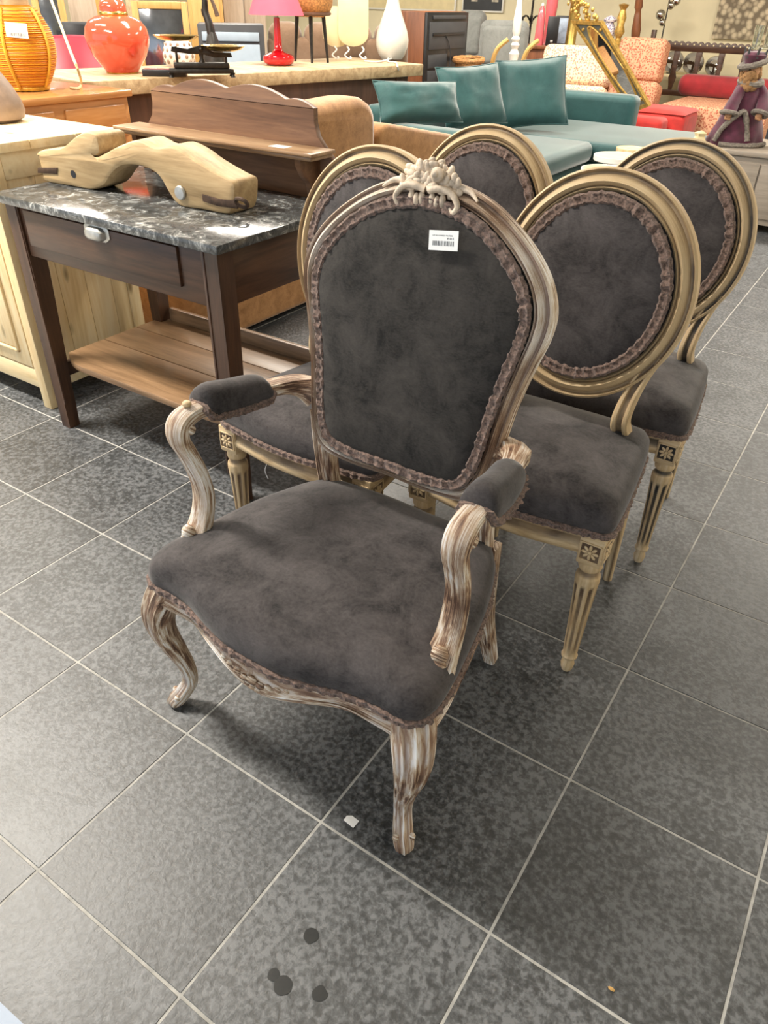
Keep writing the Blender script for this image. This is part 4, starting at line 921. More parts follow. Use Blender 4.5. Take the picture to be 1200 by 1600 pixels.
# ================================================================== teal corner sofa and its cushions
def make_teal():
    t = thing('teal_corner_sofa', 'teal velvet corner sofa with chaise end behind the chairs', 'sofa', (-1.95, 5.4, 0))
    ox, oy = -1.95, 5.4
    def RB(x0, x1, y0, y1, z0, z1, r, seg=4): return G().box(x0 - ox, x1 - ox, y0 - oy, y1 - oy, z0, z1, r, seg)
    RB(-2.55, -1.46, 4.0, 6.74, .12, .30, .03).obj('base', 'teal', t)
    RB(-1.50, -.86, 5.42, 6.58, .12, .30, .03).obj('chaise_base', 'teal', t)
    RB(-2.60, -2.36, 4.0, 6.74, .14, .70, .06).obj('backrest', 'teal', t, 60)
    RB(-2.42, -1.66, 3.92, 4.10, .14, .61, .05).obj('arm', 'teal', t, 60)
    RB(-2.40, -1.50, 6.55, 6.76, .14, .645, .06).obj('arm', 'teal', t, 60)
    for y0, y1 in ((4.11, 5.36),): RB(-2.36, -1.38, y0, y1, .29, .44, .06, 5).obj('seat_cushion', 'teal', t, 60)
    RB(-2.36, -.82, 5.37, 6.54, .29, .43, .055, 5).obj('chaise_cushion', 'teal', t, 60)
    for x, y in ((-2.5, 4.1), (-1.52, 4.15), (-2.5, 6.65), (-.95, 5.5), (-.95, 6.5)):
        g = G(); g.lathe([(.012, 0), (.02, .125)], 10, (x - ox, y - oy, 0)); g.obj('foot', 'brass', t)
make_teal()
def cushion(name, px, py, wpx, hpx, depth_pt, nrm, label, roll=0.0, th=.17, mat='teal'):
    c = depth_pt; D = (c - CAM).length; n_ = Vector(nrm).normalized(); up = Vector((0, 0, 1)); sx = up.cross(n_).normalized(); uy = n_.cross(sx)
    mx = Matrix.Translation(c) @ Matrix((sx, uy, n_)).transposed().to_4x4() @ Matrix.Rotation(roll, 4, 'Z')
    w = pxm(wpx, D) / max(.35, abs(sx.dot(AX))); h = pxm(hpx, D) * .82 / .88
    t = thing(name, label, 'cushion', (c.x, c.y, c.z)); ml = Matrix.Translation(-c) @ mx
    G().pillow(w, h, th, ml, 16).obj('cover', mat, t, 70)
    e = []
    for i in range(24):
        u = -1 + 2 * (i % 6) / 6; sdn = i // 6
        u_, v_ = ((u, -1), (1, u), (-u, 1), (-1, -u))[sdn]
        e.append(ml @ Vector((w / 2 * u_ * (1 - .07 * (1 - v_ * v_)), h / 2 * v_ * (1 - .07 * (1 - u_ * u_)), 0)))
    G().tube(e, .006, 6, True).obj('piping', mat, t)
CG = 'teal cushions on the corner sofa'
for px, py, wp, hp, xx, nr, lab, rl in ((655, 160, 140, 70, -2.26, (.8, -.35, .45), 'teal velvet cushion nearest the camel sofa, leftmost of three', -.04), (738, 150, 108, 100, -2.20, (.75, -.45, .40), 'teal velvet cushion in the middle of the three on the sofa', .05), (832, 145, 112, 112, -2.05, (.45, -.75, .42), 'dark-sided teal velvet cushion against the sofa arm, rightmost of three', .10)):
    q = atx(px, py, xx); cushion('teal_cushion', px, py, wp, hp, q, nr, lab, rl);
# ================================================================== small round tables
for px, py, z, hw, lab, top, rim in ((950, 264, .44, 44, 'cream rimmed round tray table, nearest of the three small tables', 'cream', 'white'), (968, 243, .44, 41, 'round side table with pale top and white rim, middle of the three', 'pine_x', 'white'), (987, 231, .447, 24, 'smallest round side table with honey wood top beside the chaise', 'pine', 'pine')):
    c = atz(px, py, z); D = (c - CAM).length; r = pxm(hw, D)
    t = thing('round_side_table', lab, 'side table', (c.x, c.y, 0))
    G().lathe([(r * .97, z - .035), (r, z - .03), (r, z), (r * .96, z), (r * .95, z - .012), (r * .95, z - .03)], 40).obj('rim', rim, t)
    G().lathe([(.001, z - .022), (r * .955, z - .022), (r * .955, z - .014), (.001, z - .014)] if rim == 'white' and top == 'cream' else [(.001, z - .02), (r * .96, z - .02), (r * .96, z - .002), (.001, z - .002)], 40).obj('top', top, t)
    for k_ in range(3):
        a = .5 + k_ * 2 * PI / 3; G().tube([(r * .75 * math.cos(a), r * .75 * math.sin(a), z - .02), (r * .92 * math.cos(a), r * .92 * math.sin(a), 0)], .011, 8).obj('leg', rim, t)
# ================================================================== grey table with the king figurine
kb = atz(1146, 226, .5)
t = thing('grey_low_table', 'low grey wooden cabinet carrying the king figurine at the right edge', 'cabinet', (kb.x, kb.y, 0))
G().box(-.20, 1.1, -.25, .45, .47, .5, .006).obj('top', 'plinth', t)
G().box(-.17, 1.07, -.22, .42, .05, .47, .004).obj('carcass', 'plinth', t)
for k_ in range(3): G().box(-.15 + k_ * .405, .245 + k_ * .405, -.232, -.219, .09, .43, .005).obj('door', 'plinth', t)
for x in (-.15, 1.05):
    for y in (-.2, .4): G().box(x - .02, x + .02, y - .02, y + .02, 0, .05, .003).obj('foot', 'charcoal', t)
ZS = .82
def make_king():
    D = (kb - CAM).length; k = pxm(1, D) * 1.12
    rz = math.atan2(AX.y, AX.x)
    t = thing('king_figurine', 'bearded king figurine in plum robe with grey fur trim and crown', 'figurine', kb, rz)
    # local: x right in the picture, -y to the camera
    def fold(r, z, a): return r * (1 + .07 * math.sin(a * 9 + z * 40) * max(0, 1 - z / (80 * k))), 0
    g = G(); g.lathe([(.001, 0), (36 * k, 0), (38 * k, 5 * k), (33 * k, 24 * k), (27 * k, 44 * k), (21 * k, 64 * k), (18 * k, 80 * k), (15 * k, 92 * k), (10 * k, 99 * k), (.001, 100 * k)], 60, (0, 0, 0), fold, None, 1.0, .72); g.obj('robe', 'purple', t, 60)
    for pts, r in (([(-30, -20, 4), (-10, -27, 3), (15, -27, 3), (36, -12, 4)], 4.2), ([(-34, -14, 8), (-30, -18, 26), (-18, -22, 44), (-6, -20, 52), (2, -22, 30), (6, -26, 10)], 3.6)):
        p = crom([(x * k, y * k, z * k) for x, y, z in pts], 5); G().tube(p, r * k, 8, False, [1 + .25 * noise.noise(q * 90) for q in p]).obj('fur_trim', 'fur', t)
    # sleeves
    for pts, nm in (([(10, -2, 90), (19, -8, 74), (17, -20, 58), (14, -24, 50)], 'sleeve'), ([(-9, -4, 88), (-18, -12, 72), (-24, -18, 58), (-26, -20, 50)], 'sleeve')):
        p = crom([(x * k, y * k, z * k) for x, y, z in pts], 5); n_ = len(p); G().tube(p, 8 * k, 10, False, [.8 + .45 * i / n_ for i in range(n_)]).obj(nm, 'purple', t)
        e = p[-1]; d = (p[-1] - p[-3]).normalized(); s1 = d.cross(Vector((0, 1, 0))).normalized(); s2 = d.cross(s1)
        G().tube([e + s1 * (9.5 * k * math.cos(a * PI / 6)) + s2 * (9.5 * k * math.sin(a * PI / 6)) for a in range(12)], 3.4 * k, 7, True).obj('fur_cuff', 'fur', t)
        hd = G(); hd.ball(e + d * 3 * k, 4.5 * k, 4 * k, 5 * k)
        for q in range(4): hd.tube([e + d * 5 * k + s1 * ((q - 1.5) * 2.2 * k), e + d * 10 * k + s1 * ((q - 1.5) * 2.0 * k) + s2 * 2 * k], 1.2 * k, 6)
        hd.tube([e + d * 3 * k + s1 * 4 * k, e + d * 7 * k + s1 * 6.5 * k], 1.3 * k, 6); hd.obj('hand', 'skin', t)
    G().tube([(13 * k * math.cos(a * PI / 8), (11 * math.sin(a * PI / 8) - 2) * k, (93 + 3 * math.sin(a * PI / 8)) * k) for a in range(16)], 5 * k, 8, True).obj('fur_collar', 'fur', t)
    h = G(); h.ball((-3 * k, -3 * k, 108 * k), 10 * k, 10.5 * k, 13 * k, 16, 12); h.ball((-7 * k, -13 * k, 107 * k), 2 * k, 2.4 * k, 3 * k)
    for q in (-1, 1): h.ball((-3 * k + q * 10 * k, -2 * k, 107 * k), 1.6 * k, 2.4 * k, 3 * k)
    h.obj('head', 'skin', t)
    g = G()
    for q in (-1, 1): g.ball((-6.4 * k + q * 3.6 * k, -12.4 * k, 110.5 * k), 1.2 * k, .8 * k, 1.0 * k, 8, 6)
    g.obj('eyes', 'black', t)
    b = G()
    for q in range(26):
        a = random.uniform(-1.2, 1.2); z = random.uniform(84, 104); b.ball(((-4 + 9.5 * math.sin(a)) * k, (-4 - 9.5 * math.cos(a)) * k, z * k), 4.4 * k, 3.6 * k, 6.5 * k, 8, 6)
    b.obj('beard', 'beard', t)
    g = G()
    for q in range(18):
        a = 1.3 + q / 17 * (2 * PI - 2.6); g.ball(((-3 + 10.5 * math.sin(a)) * k, (-3 - 10 * math.cos(a)) * k, random.uniform(94, 112) * k), 4 * k, 4 * k, 6 * k, 8, 6)
    g.obj('hair', 'beard', t)
    G().lathe([(10 * k, 114 * k), (13 * k, 122 * k), (15 * k, 130 * k), (12 * k, 134 * k), (.001, 136 * k)], 24, (-3 * k, -2 * k, 0)).obj('cap', 'purple', t)
    p = [Vector(((-3 + 14 * math.cos(a * PI / 10)) * k, (-2 + 14 * math.sin(a * PI / 10)) * k, (118 + 5 * math.cos(a * PI / 10)) * k)) for a in range(20)]
    G().tube(p, 4.6 * k, 8, True, [1 + .2 * noise.noise(q * 120) for q in p]).obj('fur_brim', 'fur', t)
    for q in range(7):
        a = q * 2 * PI / 7; G().tube([((-3 + 12 * math.cos(a)) * k, (-2 + 12 * math.sin(a)) * k, 126 * k), ((-3 + 14.5 * math.cos(a)) * k, (-2 + 14.5 * math.sin(a)) * k, (138 + 2 * (q % 2)) * k)], 2.2 * k, 6, False, [1.2, .4]).obj('crown_point', 'charcoal', t)
    g = G(); g.lathe([(.001, 0), (7 * k, 0), (9 * k, 5 * k), (6 * k, 12 * k), (8 * k, 17 * k), (.001, 21 * k)], 14, (-50 * k, -2 * k, 0), lambda r, z, a: (r * (1 + .15 * math.sin(5 * a)), 0)); gift = g.obj('gilt_pouch', 'cream', t)
M['skin'] = plain('painted_skin', (0.48, 0.26, 0.14), .6, var=.1)
make_king()
ZS = 1.0
p = kb + Vector((.33, .12, 0))
tag(G().lathe([(.001, 0), (.06, 0), (.075, .03), (.05, .12), (.085, .26), (.07, .38), (.035, .46), (.055, .52), (.03, .58), (.001, .6)], 24, p, lambda r, z, a: (r * (1 + .12 * math.sin(a * 5 + z * 12)), 0)).obj('white_statuette', 'white', None, 60), 'white draped statuette standing right of the king figurine', 'statuette')

# ================================================================== helpers for things further back
def panel(name, px0, px1, pyt, D, mat, label, cat, th=.04, z0=0.0, yaw=0.0, pyb=None, lean=0.0):
    """upright board-like thing facing the aisle; returns thing, half width, height"""
    pm = (px0 + px1) / 2; a = atd(px0, pyt, D); b = atd(px1, pyt, D); m = atd(pm, pyt, D)
    if pyb is not None: z0 = atd(pm, pyb, D).z
    d = ray(pm, pyt); rz = math.atan2(d.y, d.x) - PI / 2 + yaw
    t = thing(name, label, cat, (m.x, m.y, z0), rz); w = (b - a).length / 2 / max(.5, math.cos(yaw)); h = m.z - z0
    return t, w, h
# left: framed mirrors and boards
def framed(name, px0, px1, pyt, D, label, fm, gm, cat='mirror', fw=.05, **kw):
    t, w, h = panel(name, px0, px1, pyt, D, None, label, cat, **kw)
    for x0, x1, z0, z1 in ((-w, -w + fw, 0, h), (w - fw, w, 0, h), (-w + fw, w - fw, 0, fw), (-w + fw, w - fw, h - fw, h)): G().box(x0, x1, -.02, .02, z0, z1, .005).obj('frame_bar', fm, t)
    G().box(-w + fw - .005, w - fw + .005, -.006, .010, fw - .005, h - fw + .005, .001).obj('pane', gm, t)
    return t, w, h
framed('leaning_mirror', 40, 92, -40, 7.4, 'narrow wood-framed mirror standing behind the orange raffia lamp', 'ochre_wood', 'glass_dark')
framed('leaning_mirror', 204, 292, 2, 7.3, 'large wood-framed mirror standing behind the coral jar lamp', 'ochre_wood', 'glass_dark')
framed('leaning_mirror', 142, 172, -40, 7.9, 'slim ochre-framed mirror left of the coral jar lamp', 'ochre_wood', 'glass_dark')
t, w, h = panel('light_wood_board', 98, 142, -40, 7.7, None, 'light wooden board leaning behind the raspberry leather chair', 'board'); G().box(-w, w, -.02, .02, 0, h, .004).obj('board', 'greige_wood', t)
t, w, h = panel('brown_plank', 190, 210, -40, 7.6, None, 'brown plank standing right behind the jar lamp lid', 'plank'); G().box(-w, w, -.02, .02, 0, h, .004).obj('board', 'bench', t)
t, w, h = panel('wardrobe', 286, 342, -60, 7.8, None, 'ochre wooden wardrobe behind the balance scale', 'wardrobe'); G().box(-w, w, 0, .5, 0, h, .006).obj('carcass', 'ochre_wood', t); G().box(-w + .03, w - .03, -.018, 0, .08, h - .05, .005).obj('door', 'ochre_wood', t)
t, w, h = panel('greige_wardrobe', 342, 410, -60, 8.2, None, 'greige wood-grain wardrobe above the blue-grey cabinet', 'wardrobe'); G().box(-w, w, 0, .5, 0, h, .006).obj('carcass', 'greige_wood', t)
for k_ in (-1, 1): G().box(min(0, k_ * w) + .006, max(0, k_ * w) - .006, -.018, 0, .06, h - .04, .004).obj('door', 'greige_wood', t)
t, w, h = panel('blue_grey_cabinet', 308, 412, 38, 6.9, None, 'blue-grey cabinet with charcoal frame behind the balance scale', 'cabinet'); G().box(-w, w, 0, .4, 0, h, .006).obj('carcass', 'charcoal', t); G().box(-w + .03, w - .04, -.016, 0, .05, h - .13, .004).obj('door', 'bluegrey', t); G().box(-w + .03, w - .04, -.016, 0, h - .11, h - .05, .004).obj('drawer', 'bluegrey', t)
t, w, h = panel('television', 96, 150, 34, 6.95, None, 'flat black television behind the raspberry leather chair', 'television', z0=.70); G().box(-w, w, -.02, .03, 0, h, .008).obj('case', 'charcoal', t); G().box(-w + .015, w - .015, -.023, -.018, .02, h - .015, .002).obj('screen', 'black', t)
tv = t
s_ = thing('television_stand', 'black stand under the flat television', 'stand', (tv.location.x, tv.location.y, 0), tv.rotation_euler.z); G().box(-.35, .35, -.18, .22, .66, .70, .006).obj('top', 'black', s_)
for x in (-.32, .32):
    for y in (-.15, .19): G().box(x - .02, x + .02, y - .02, y + .02, 0, .66, .003).obj('leg', 'black', s_)
# raspberry leather tub chair
c = atd(122, 120, 6.1); d = ray(122, 120); rz = math.atan2(d.y, d.x) - PI / 2
t = thing('leather_tub_chair', 'raspberry leather tub chair behind the honey-brown cabinet', 'chair', (c.x, c.y, 0), rz)
vs = []; n_ = 24
zt_ = atd(110, 52, 6.1).z
for i in range(n_ + 1):
    a = PI * (1.12 - 1.24 * i / n_); hh = zt_ - .02 - .22 * abs(2 * i / n_ - 1) ** 2.2
    for rr, zz in ((.34, .16), (.40, .42), (.43, hh - .03), (.41, hh), (.37, hh - .02), (.33, .42), (.28, .30)): vs.append((rr * math.cos(a), rr * .9 * math.sin(a) - .05, zz))
fs = [(i * 7 + j, i * 7 + (j + 1) % 7, (i + 1) * 7 + (j + 1) % 7, (i + 1) * 7 + j) for i in range(n_) for j in range(7)] + [tuple(range(7)), tuple(range(n_ * 7, n_ * 7 + 7))]
G().add(vs, fs).obj('shell', 'leather_red', t, 60); G().box(-.28, .28, -.32, .22, .28, .44, .06, 4).obj('seat_cushion', 'leather_red', t)
for x in (-.22, .22):
    for y in (-.22, .2): G().lathe([(.014, 0), (.02, .30)], 10, (x, y, 0)).obj('leg', 'black', t)
# taupe sofa behind the bench
t, w, h = panel('taupe_sofa', 415, 640, 36, 7.1, None, 'taupe velvet sofa with its back to the workbench', 'sofa')
G().box(-w, w, 0, .85, .08, .42, .04).obj('base', 'taupe', t); G().box(-w, w, -.02, .20, .1, h - .10, .05, 4).obj('backrest', 'taupe', t)
for k_ in range(4): G().box(-w + k_ * w / 2 + .01, -w + (k_ + 1) * w / 2 - .01, -.03, .26, h - .30, h, .09, 5).obj('back_cushion', 'taupe', t, 60)
for x in (-w + .06, w - .06):
    for y in (.06, .78): G().lathe([(.02, 0), (.025, .08)], 10, (x, y, 0)).obj('foot', 'black', t)
# wood and black heater
yc = 6.3
cn = aty(664, 112, yc); tp = aty(664, 18, yc); lf = aty(624, 112, yc); rt = atx(726, 112, cn.x)
t = thing('stereo_cabinet', 'red-brown wooden cabinet with black front right of the white teardrop lamp', 'cabinet', (cn.x, cn.y, 0))
hh = tp.z; wx = cn.x - lf.x; wy = rt.y - cn.y
G().box(-wx, -.03, 0, wy, .0, hh, .006).obj('carcass', 'brown_wood', t)
G().box(-.03, 0, .0, wy, .0, hh - .005, .006).obj('front', 'black', t)
G().box(0, .012, wy * .12, wy * .92, hh - .06, hh - .03, .004).obj('handle', 'charcoal', t)
G().box(-.002, .008, wy * .05, wy * .95, hh - .30, hh - .08, .004).obj('panel', 'charcoal', t)
G().box(.008, .018, wy * .12, wy * .90, hh - .19, hh - .165, .003).obj('slot_trim', 'black', t)
for k_ in range(3): G().box(-.002, .006, wy * .05, wy * .5, hh - .45 - .13 * k_, hh - .34 - .13 * k_, .003).obj('drawer', 'charcoal', t)
G().tube(crom([(.012, wy * .42, hh - .18), (.02, wy * .52, hh - .28), (.02, wy * .55, hh - .42), (.02, wy * .48, hh - .56)], 5), .004, 6).obj('cord', 'charcoal', t)
# grey recliners
for px0, px1, pyt, D, yaw, lab in ((712, 757, 14, 10.2, -.3, 'grey upholstered recliner half hidden by the black-fronted cabinet'), (752, 830, 30, 9.42, .05, 'grey upholstered recliner with reclined back, right of its twin')):
    t, w, h = panel('grey_recliner', px0, px1, pyt, D, None, lab, 'recliner', yaw=yaw)
    t['group'] = 'grey recliners'
    g = G(); vs = []
    mx = Matrix.Translation((0, .0, h * .52)) @ Matrix.Rotation(-.22, 4, 'X')
    G().box(-w, w, -.09, .09, -h * .30, h * .48, .09, 5, mx).obj('backrest', 'grey_fabric', t, 60)
    G().box(-w * .9, w * .9, -.12, .02, h * .10, h * .42, .05, 4, mx).obj('head_cushion', 'grey_fabric', t, 60)
    G().box(-w * .95, w * .95, -.48, -.05, .28, .46, .07, 4).obj('seat', 'grey_fabric', t, 60)
    G().box(-w * .8, w * .8, -.5, .0, .05, .28, .02).obj('base', 'charcoal', t)
    for x in (-1, 1): G().box(x * w - .045, x * w + .045, -.45, .02, .28, .60, .04, 3).obj('armrest', 'grey_fabric', t)
# posters on the wall side
for px0, px1, pyt, pyb, D, lab in ((722, 786, -60, 19, 10.4, 'dark framed print hanging behind the grey recliners'), (560, 712, -90, 16, 10.0, 'pale cream picture board behind the white teardrop lamp')):
    a = aty(px0, pyb, 10.57); b = aty(px1, pyb, 10.57); c = aty((px0 + px1) / 2, pyt, 10.57); w = (b.x - a.x) / 2; h = c.z - a.z
    t = thing('framed_print', lab, 'picture', ((a.x + b.x) / 2, 10.57, (a.z + b.z) / 2))
    G().box(-w, w, -.015, .015, 0, h, .004).obj('frame', 'white', t); G().box(-w + .02, w - .02, -.018, -.012, .02, h - .02, .001).obj('print', 'charcoal' if px0 > 700 else 'cream', t)
    if px0 > 700:
        for x in (-.55, .45): G().box(w * x, w * x + .10, -.020, -.017, .12, .26, 0).obj('white_vignette', 'photo_grey', t)
# ================================================================== wicker rocker, chest and the ornaments on it
c = atd(782, 104, 8.4); d = ray(775, 104); rz = math.atan2(d.y, d.x) - PI / 2
t = thing('wicker_rocking_chair', 'wicker chair with bent wooden arms behind the teal cushions', 'chair', (c.x, c.y, 0), rz)
k = pxm(1, (Vector((c.x, c.y, 0)) - Vector((CAM.x, CAM.y, 0))).length)
def zat(px, py, D): return atd(px, py, D).z
zb = zat(775, 104, 8.4); zt_ = zat(820, 60, 8.4)
G().tube([(-52 * k + .28 * math.cos(a * PI / 10) * .5, .28 * math.sin(a * PI / 10), zb + .05) for a in range(20)], .020, 8, True, [1 + .25 * (i % 2) for i in range(20)]).obj('basket_rim', 'wicker', t)
G().lathe([(.10, .35), (.13, zb + .04), (.12, zb + .04), (.09, .36)], 24, (-52 * k, 0, 0)).obj('basket', 'wicker', t)
for x, dx in ((-14, 22), (34, 22)): G().tube(crom([(x * k, .05, zb - .25), (x * k, 0, zb), ((x + 6) * k, -.02, zb + .14), ((x + dx) * k, -.02, zt_ - .01)], 6), .021, 8).obj('arm', 'ochre_wood', t)
G().box(-60 * k, 50 * k, -.18, .16, .32, .37, .02).obj('seat', 'wicker', t)
for x in (-50, 44):
    for y in (-.14, .12): G().lathe([(.018, 0), (.022, .33)], 10, (x * k, y, 0)).obj('leg', 'ochre_wood', t)
# dark chest
cn = atd(800, 105, 9.9); tp = atd(800, 70, 9.9); rz0 = math.atan2(ray(870, 70).y, ray(870, 70).x) - PI / 2
a = atd(798, 70, 9.9); b = atd(985, 60, 10.15); m_ = (a + b) / 2; w = (b - a).length / 2
ZC = tp.z
CH = thing('dark_chest', 'dark red-brown chest carrying vases behind the patterned chair coloured as brightly lit', 'chest', (m_.x, m_.y, 0), math.atan2(b.y - a.y, b.x - a.x))
G().box(-w, w, -.03, .45, ZC - .035, ZC, .006).obj('top', 'brown_wood', CH); G().box(-w + .02, w - .02, 0, .42, 0, ZC - .035, .004).obj('carcass', 'brown_wood', CH)
for k_ in range(3):
    for c_ in range(2): G().box(-w + .05 + c_ * (w - .03), -w + .02 + (c_ + 1) * (w - .03), -.014, .002, .05 + k_ * .2, .23 + k_ * .2, .004).obj('drawer', 'brown_wood', CH)
def on_chest(px, dy=.12):
    """point on the chest top along the column of pixel px"""
    d = ray(px, 40); D = 9.9 + dy + (px - 800) / 185 * .25
    q = atd(px, 60, D); return Vector((q.x, q.y, ZC)), pxm(1, (q - CAM).length)
def turned(name, px, prof, mat, lab, cat, dy=.12, part='body', n=28):
    q, k = on_chest(px, dy); t = thing(name, lab, cat, q); t.scale = (1, 1, .82); G().lathe([(max(.001, r * k), z * k) for r, z in prof], n).obj(part, mat, t); return t, k
t, k = turned('pink_bottle_vase', 842, [(0, 0), (7, 0), (7, 3), (6, 40), (4, 58), (2.5, 60), (2.5, 62)], 'pink', 'slim pink bottle vase with white stopper on the dark chest', 'vase'); G().lathe([(2.4 * k, 61 * k), (2 * k, 66 * k), (.001, 67 * k)], 12).obj('stopper', 'white', t)
turned('pink_tall_vase', 856, [(0, 0), (9, 0), (8, 3), (7, 30), (9, 60), (8, 90), (5, 110), (.01, 112)], 'pink', 'tall pink vase behind the black box on the dark chest', 'vase', .34)
q, k = on_chest(862, .06); t = thing('black_case', 'upright black case with a silver clasp on the dark chest', 'case', q, rz0); G().box(-9 * k, 9 * k, -.03, .05, 0, 38 * k, .005).obj('body', 'black', t); G().box(-2 * k, 2 * k, -.034, -.028, 4 * k, 7 * k, .001).obj('clasp', 'steel', t)
q, k = on_chest(880, .26); t = thing('blue_white_picture', 'small blue and white picture in a grey frame beside the black case', 'picture', q, rz0); G().box(-14 * k, 14 * k, -.01, .02, 0, 38 * k, .003).obj('frame', 'charcoal', t); G().box(-12 * k, 12 * k, -.013, -.008, 2 * k, 35 * k, .001).obj('print', 'blue_print', t)
turned('brass_shell_case', 892, [(0, 0), (9, 0), (9, 2), (8, 4), (7.5, 66), (8.5, 68), (8.5, 72), (7.5, 72), (7, 10), (.01, 10)], 'brass_old', 'tall brass shell case on the dark chest left of the gilt mirror', 'shell case', .10)
turned('blue_white_jar', 949, [(0, 0), (7, 0), (9, 8), (10, 18), (9, 30), (6, 36), (6, 38), (9, 39), (10, 42), (6, 46), (2, 48), (.01, 49)], 'blue_white', 'small blue and white lidded jar behind the gilt mirror', 'jar', .22)
turned('gilt_candlestick', 966, [(0, 0), (11, 0), (11, 4), (7, 8), (4, 14), (8, 24), (5, 34), (7, 46), (4, 58), (8, 66), (.01, 68)], 'gilt', 'carved gilt candlestick right of the blue and white jar', 'candlestick', .12)
# white turned post lamp, black iron stand, brown turned post, sphere lamp: all stand on the floor
def floor_post(name, px, D, prof, mat, lab, cat, py=40, part='post'):
    q = atd(px, py, D); k = pxm(1, (q - CAM).length); t = thing(name, lab, cat, (q.x, q.y, 0)); G().lathe([(max(.001, r * k), z) for r, z in prof], 20).obj(part, mat, t); return t, k, q.z
t, k, _ = floor_post('white_turned_post', 808, 8.8, [(14, 0), (14, .04), (7, .08), (7, .5), (6, .80), (8, .86), (4.5, .90), (7, .935), (4.5, .96), (7, .985), (4.5, 1.01), (6.5, 1.05), (6.5, 1.15), (4, 1.28), (3, 1.42), (.01, 1.45)], 'white', 'white turned wooden post standing in front of the grey recliner', 'post')
t, k, _ = floor_post('iron_lamp_stand', 829, 11.0, [(14, 0), (12, .02), (1.6, .05), (1.6, 1.5), (.01, 1.51)], 'iron', 'thin black iron lamp stand with scrolls behind the white post', 'lamp stand')
for k_ in range(6):
    a = k_ * PI / 3; zz = atd(829, 28, 11.0).z
    G().tube(crom([(0, 0, zz - .05), (8 * k * math.cos(a), 8 * k * math.sin(a), zz + .02), (15 * k * math.cos(a), 15 * k * math.sin(a), zz), (16 * k * math.cos(a), 16 * k * math.sin(a), zz - .06)], 4), 1.1 * k, 6).obj('scroll', 'iron', t)
q = atd(993, 56, 10.7); q2 = atd(1001, -20, 10.7); k = pxm(1, 10.7); t = thing('turned_brown_post', 'turned red-brown wooden post leaning behind the red patterned chair', 'post', (q.x - .06, q.y, 0))
dv = Vector((q2.x - q.x, q2.y - q.y, q2.z - q.z)); b0 = q - dv * (q.z / dv.z); t.location = b0
ax = dv.normalized(); g = G(); g.lathe([(5 * k, 0), (5 * k, .75), (7 * k, .78), (6 * k, .84), (4 * k, .88), (6 * k, .95), (7 * k, 1.05), (5 * k, 1.2), (4 * k, 1.24), (6 * k, 1.27), (5 * k, 1.4), (.001, 1.41)], 18)
rm = Vector((0, 0, 1)).rotation_difference(ax).to_matrix(); g.v = [tuple(rm @ Vector(v)) for v in g.v]; g.obj('post', 'brown_wood', t)
q = atd(1034, 60, 11.1); t = thing('globe_floor_lamp', 'black floor lamp with chrome globes before the cream wall', 'lamp', (q.x, q.y, 0)); k = pxm(1, (q - CAM).length)
sd_ = AX.copy(); sd_.z = 0; sd_.normalize()
zz = lambda py: atd(1034, py, 11.1).z
G().lathe([(.13, 0), (.13, .015), (.02, .03), (.008, .04), (.008, 1.62), (.001, 1.63)], 16).obj('stem', 'iron', t)
for px, py, r in ((1023, 23, 7), (1028, 35, 5), (1036, 8, 5.5), (1043, 1, 6)): G().ball(sd_ * ((px - 1032) * k) + Vector((0, 0, zz(py))), r * k, None, None, 14, 10).obj('globe', 'chrome', t)
# ================================================================== patterned low chairs, red ottoman, bench with bolster
t, w, h = panel('lit_patterned_chair', 843, 956, 68, 9.05, None, 'red woven low chair, coloured pale as if brightly lit, behind the teal sofa arm', 'chair', yaw=-.25)
mx = Matrix.Translation((0, 0, 0)) @ Matrix.Rotation(-.20, 4, 'X')
G().box(-w, w, -.06, .18, h * .62, h * 1.0, .07, 5, mx).obj('upper_back_cushion', 'tweed_lit', t, 60); G().box(-w, w, -.10, .16, .36, h * .62, .06, 5, mx).obj('lower_back_cushion', 'tweed_lit', t, 60)
G().box(-w, w, -.50, .02, .12, .40, .06, 4).obj('seat', 'tweed_lit', t, 60)
for x in (-1, 1):
    for y in (-.42, -.05): G().box(x * (w - .06) - .025, x * (w - .06) + .025, y - .025, y + .025, 0, .13, .003).obj('foot', 'black', t)
t, w, h = panel('red_patterned_chair', 962, 1042, 56, 9.65, None, 'red woven low chair with two stacked back cushions', 'chair', yaw=-.30)
G().box(-w, w * .88, -.06, .20, h * .60, h * 1.0, .06, 5, mx).obj('upper_back_cushion', 'tweed_red', t, 60); G().box(-w, w, -.10, .18, .36, h * .60, .06, 5, mx).obj('lower_back_cushion', 'tweed_red', t, 60)
G().box(-w, w, -.30, .02, .12, .40, .05, 4).obj('seat', 'tweed_red', t, 60)
for x in (-1, 1):
    for y in (-.24, -.05): G().box(x * (w - .06) - .025, x * (w - .06) + .025, y - .025, y + .025, 0, .13, .003).obj('foot', 'black', t)
# red ottoman of two pads
oz = .40; c0 = atz(1052, 174, oz); D = (c0 - CAM).length; k = pxm(1, D)
t = thing('red_ottoman', 'bright red cloth ottoman of two loose pads in front of the red chair', 'ottoman', (c0.x, c0.y, 0))
G().box(-.40, .20, -.28, .28, .03, oz, .05, 4).obj('cover', 'red_cloth', t, 60); G().box(-.44, .06, -.58, -.30, .03, oz - .02, .05, 4).obj('front_pad', 'red_cloth', t, 60)
for (x, y, z) in ((-.11, .02, oz),): G().pillow(.62, .60, .07, Matrix.Translation((x, y, z)), 12, .03).obj('top_pad', 'red_cloth', t, 70)
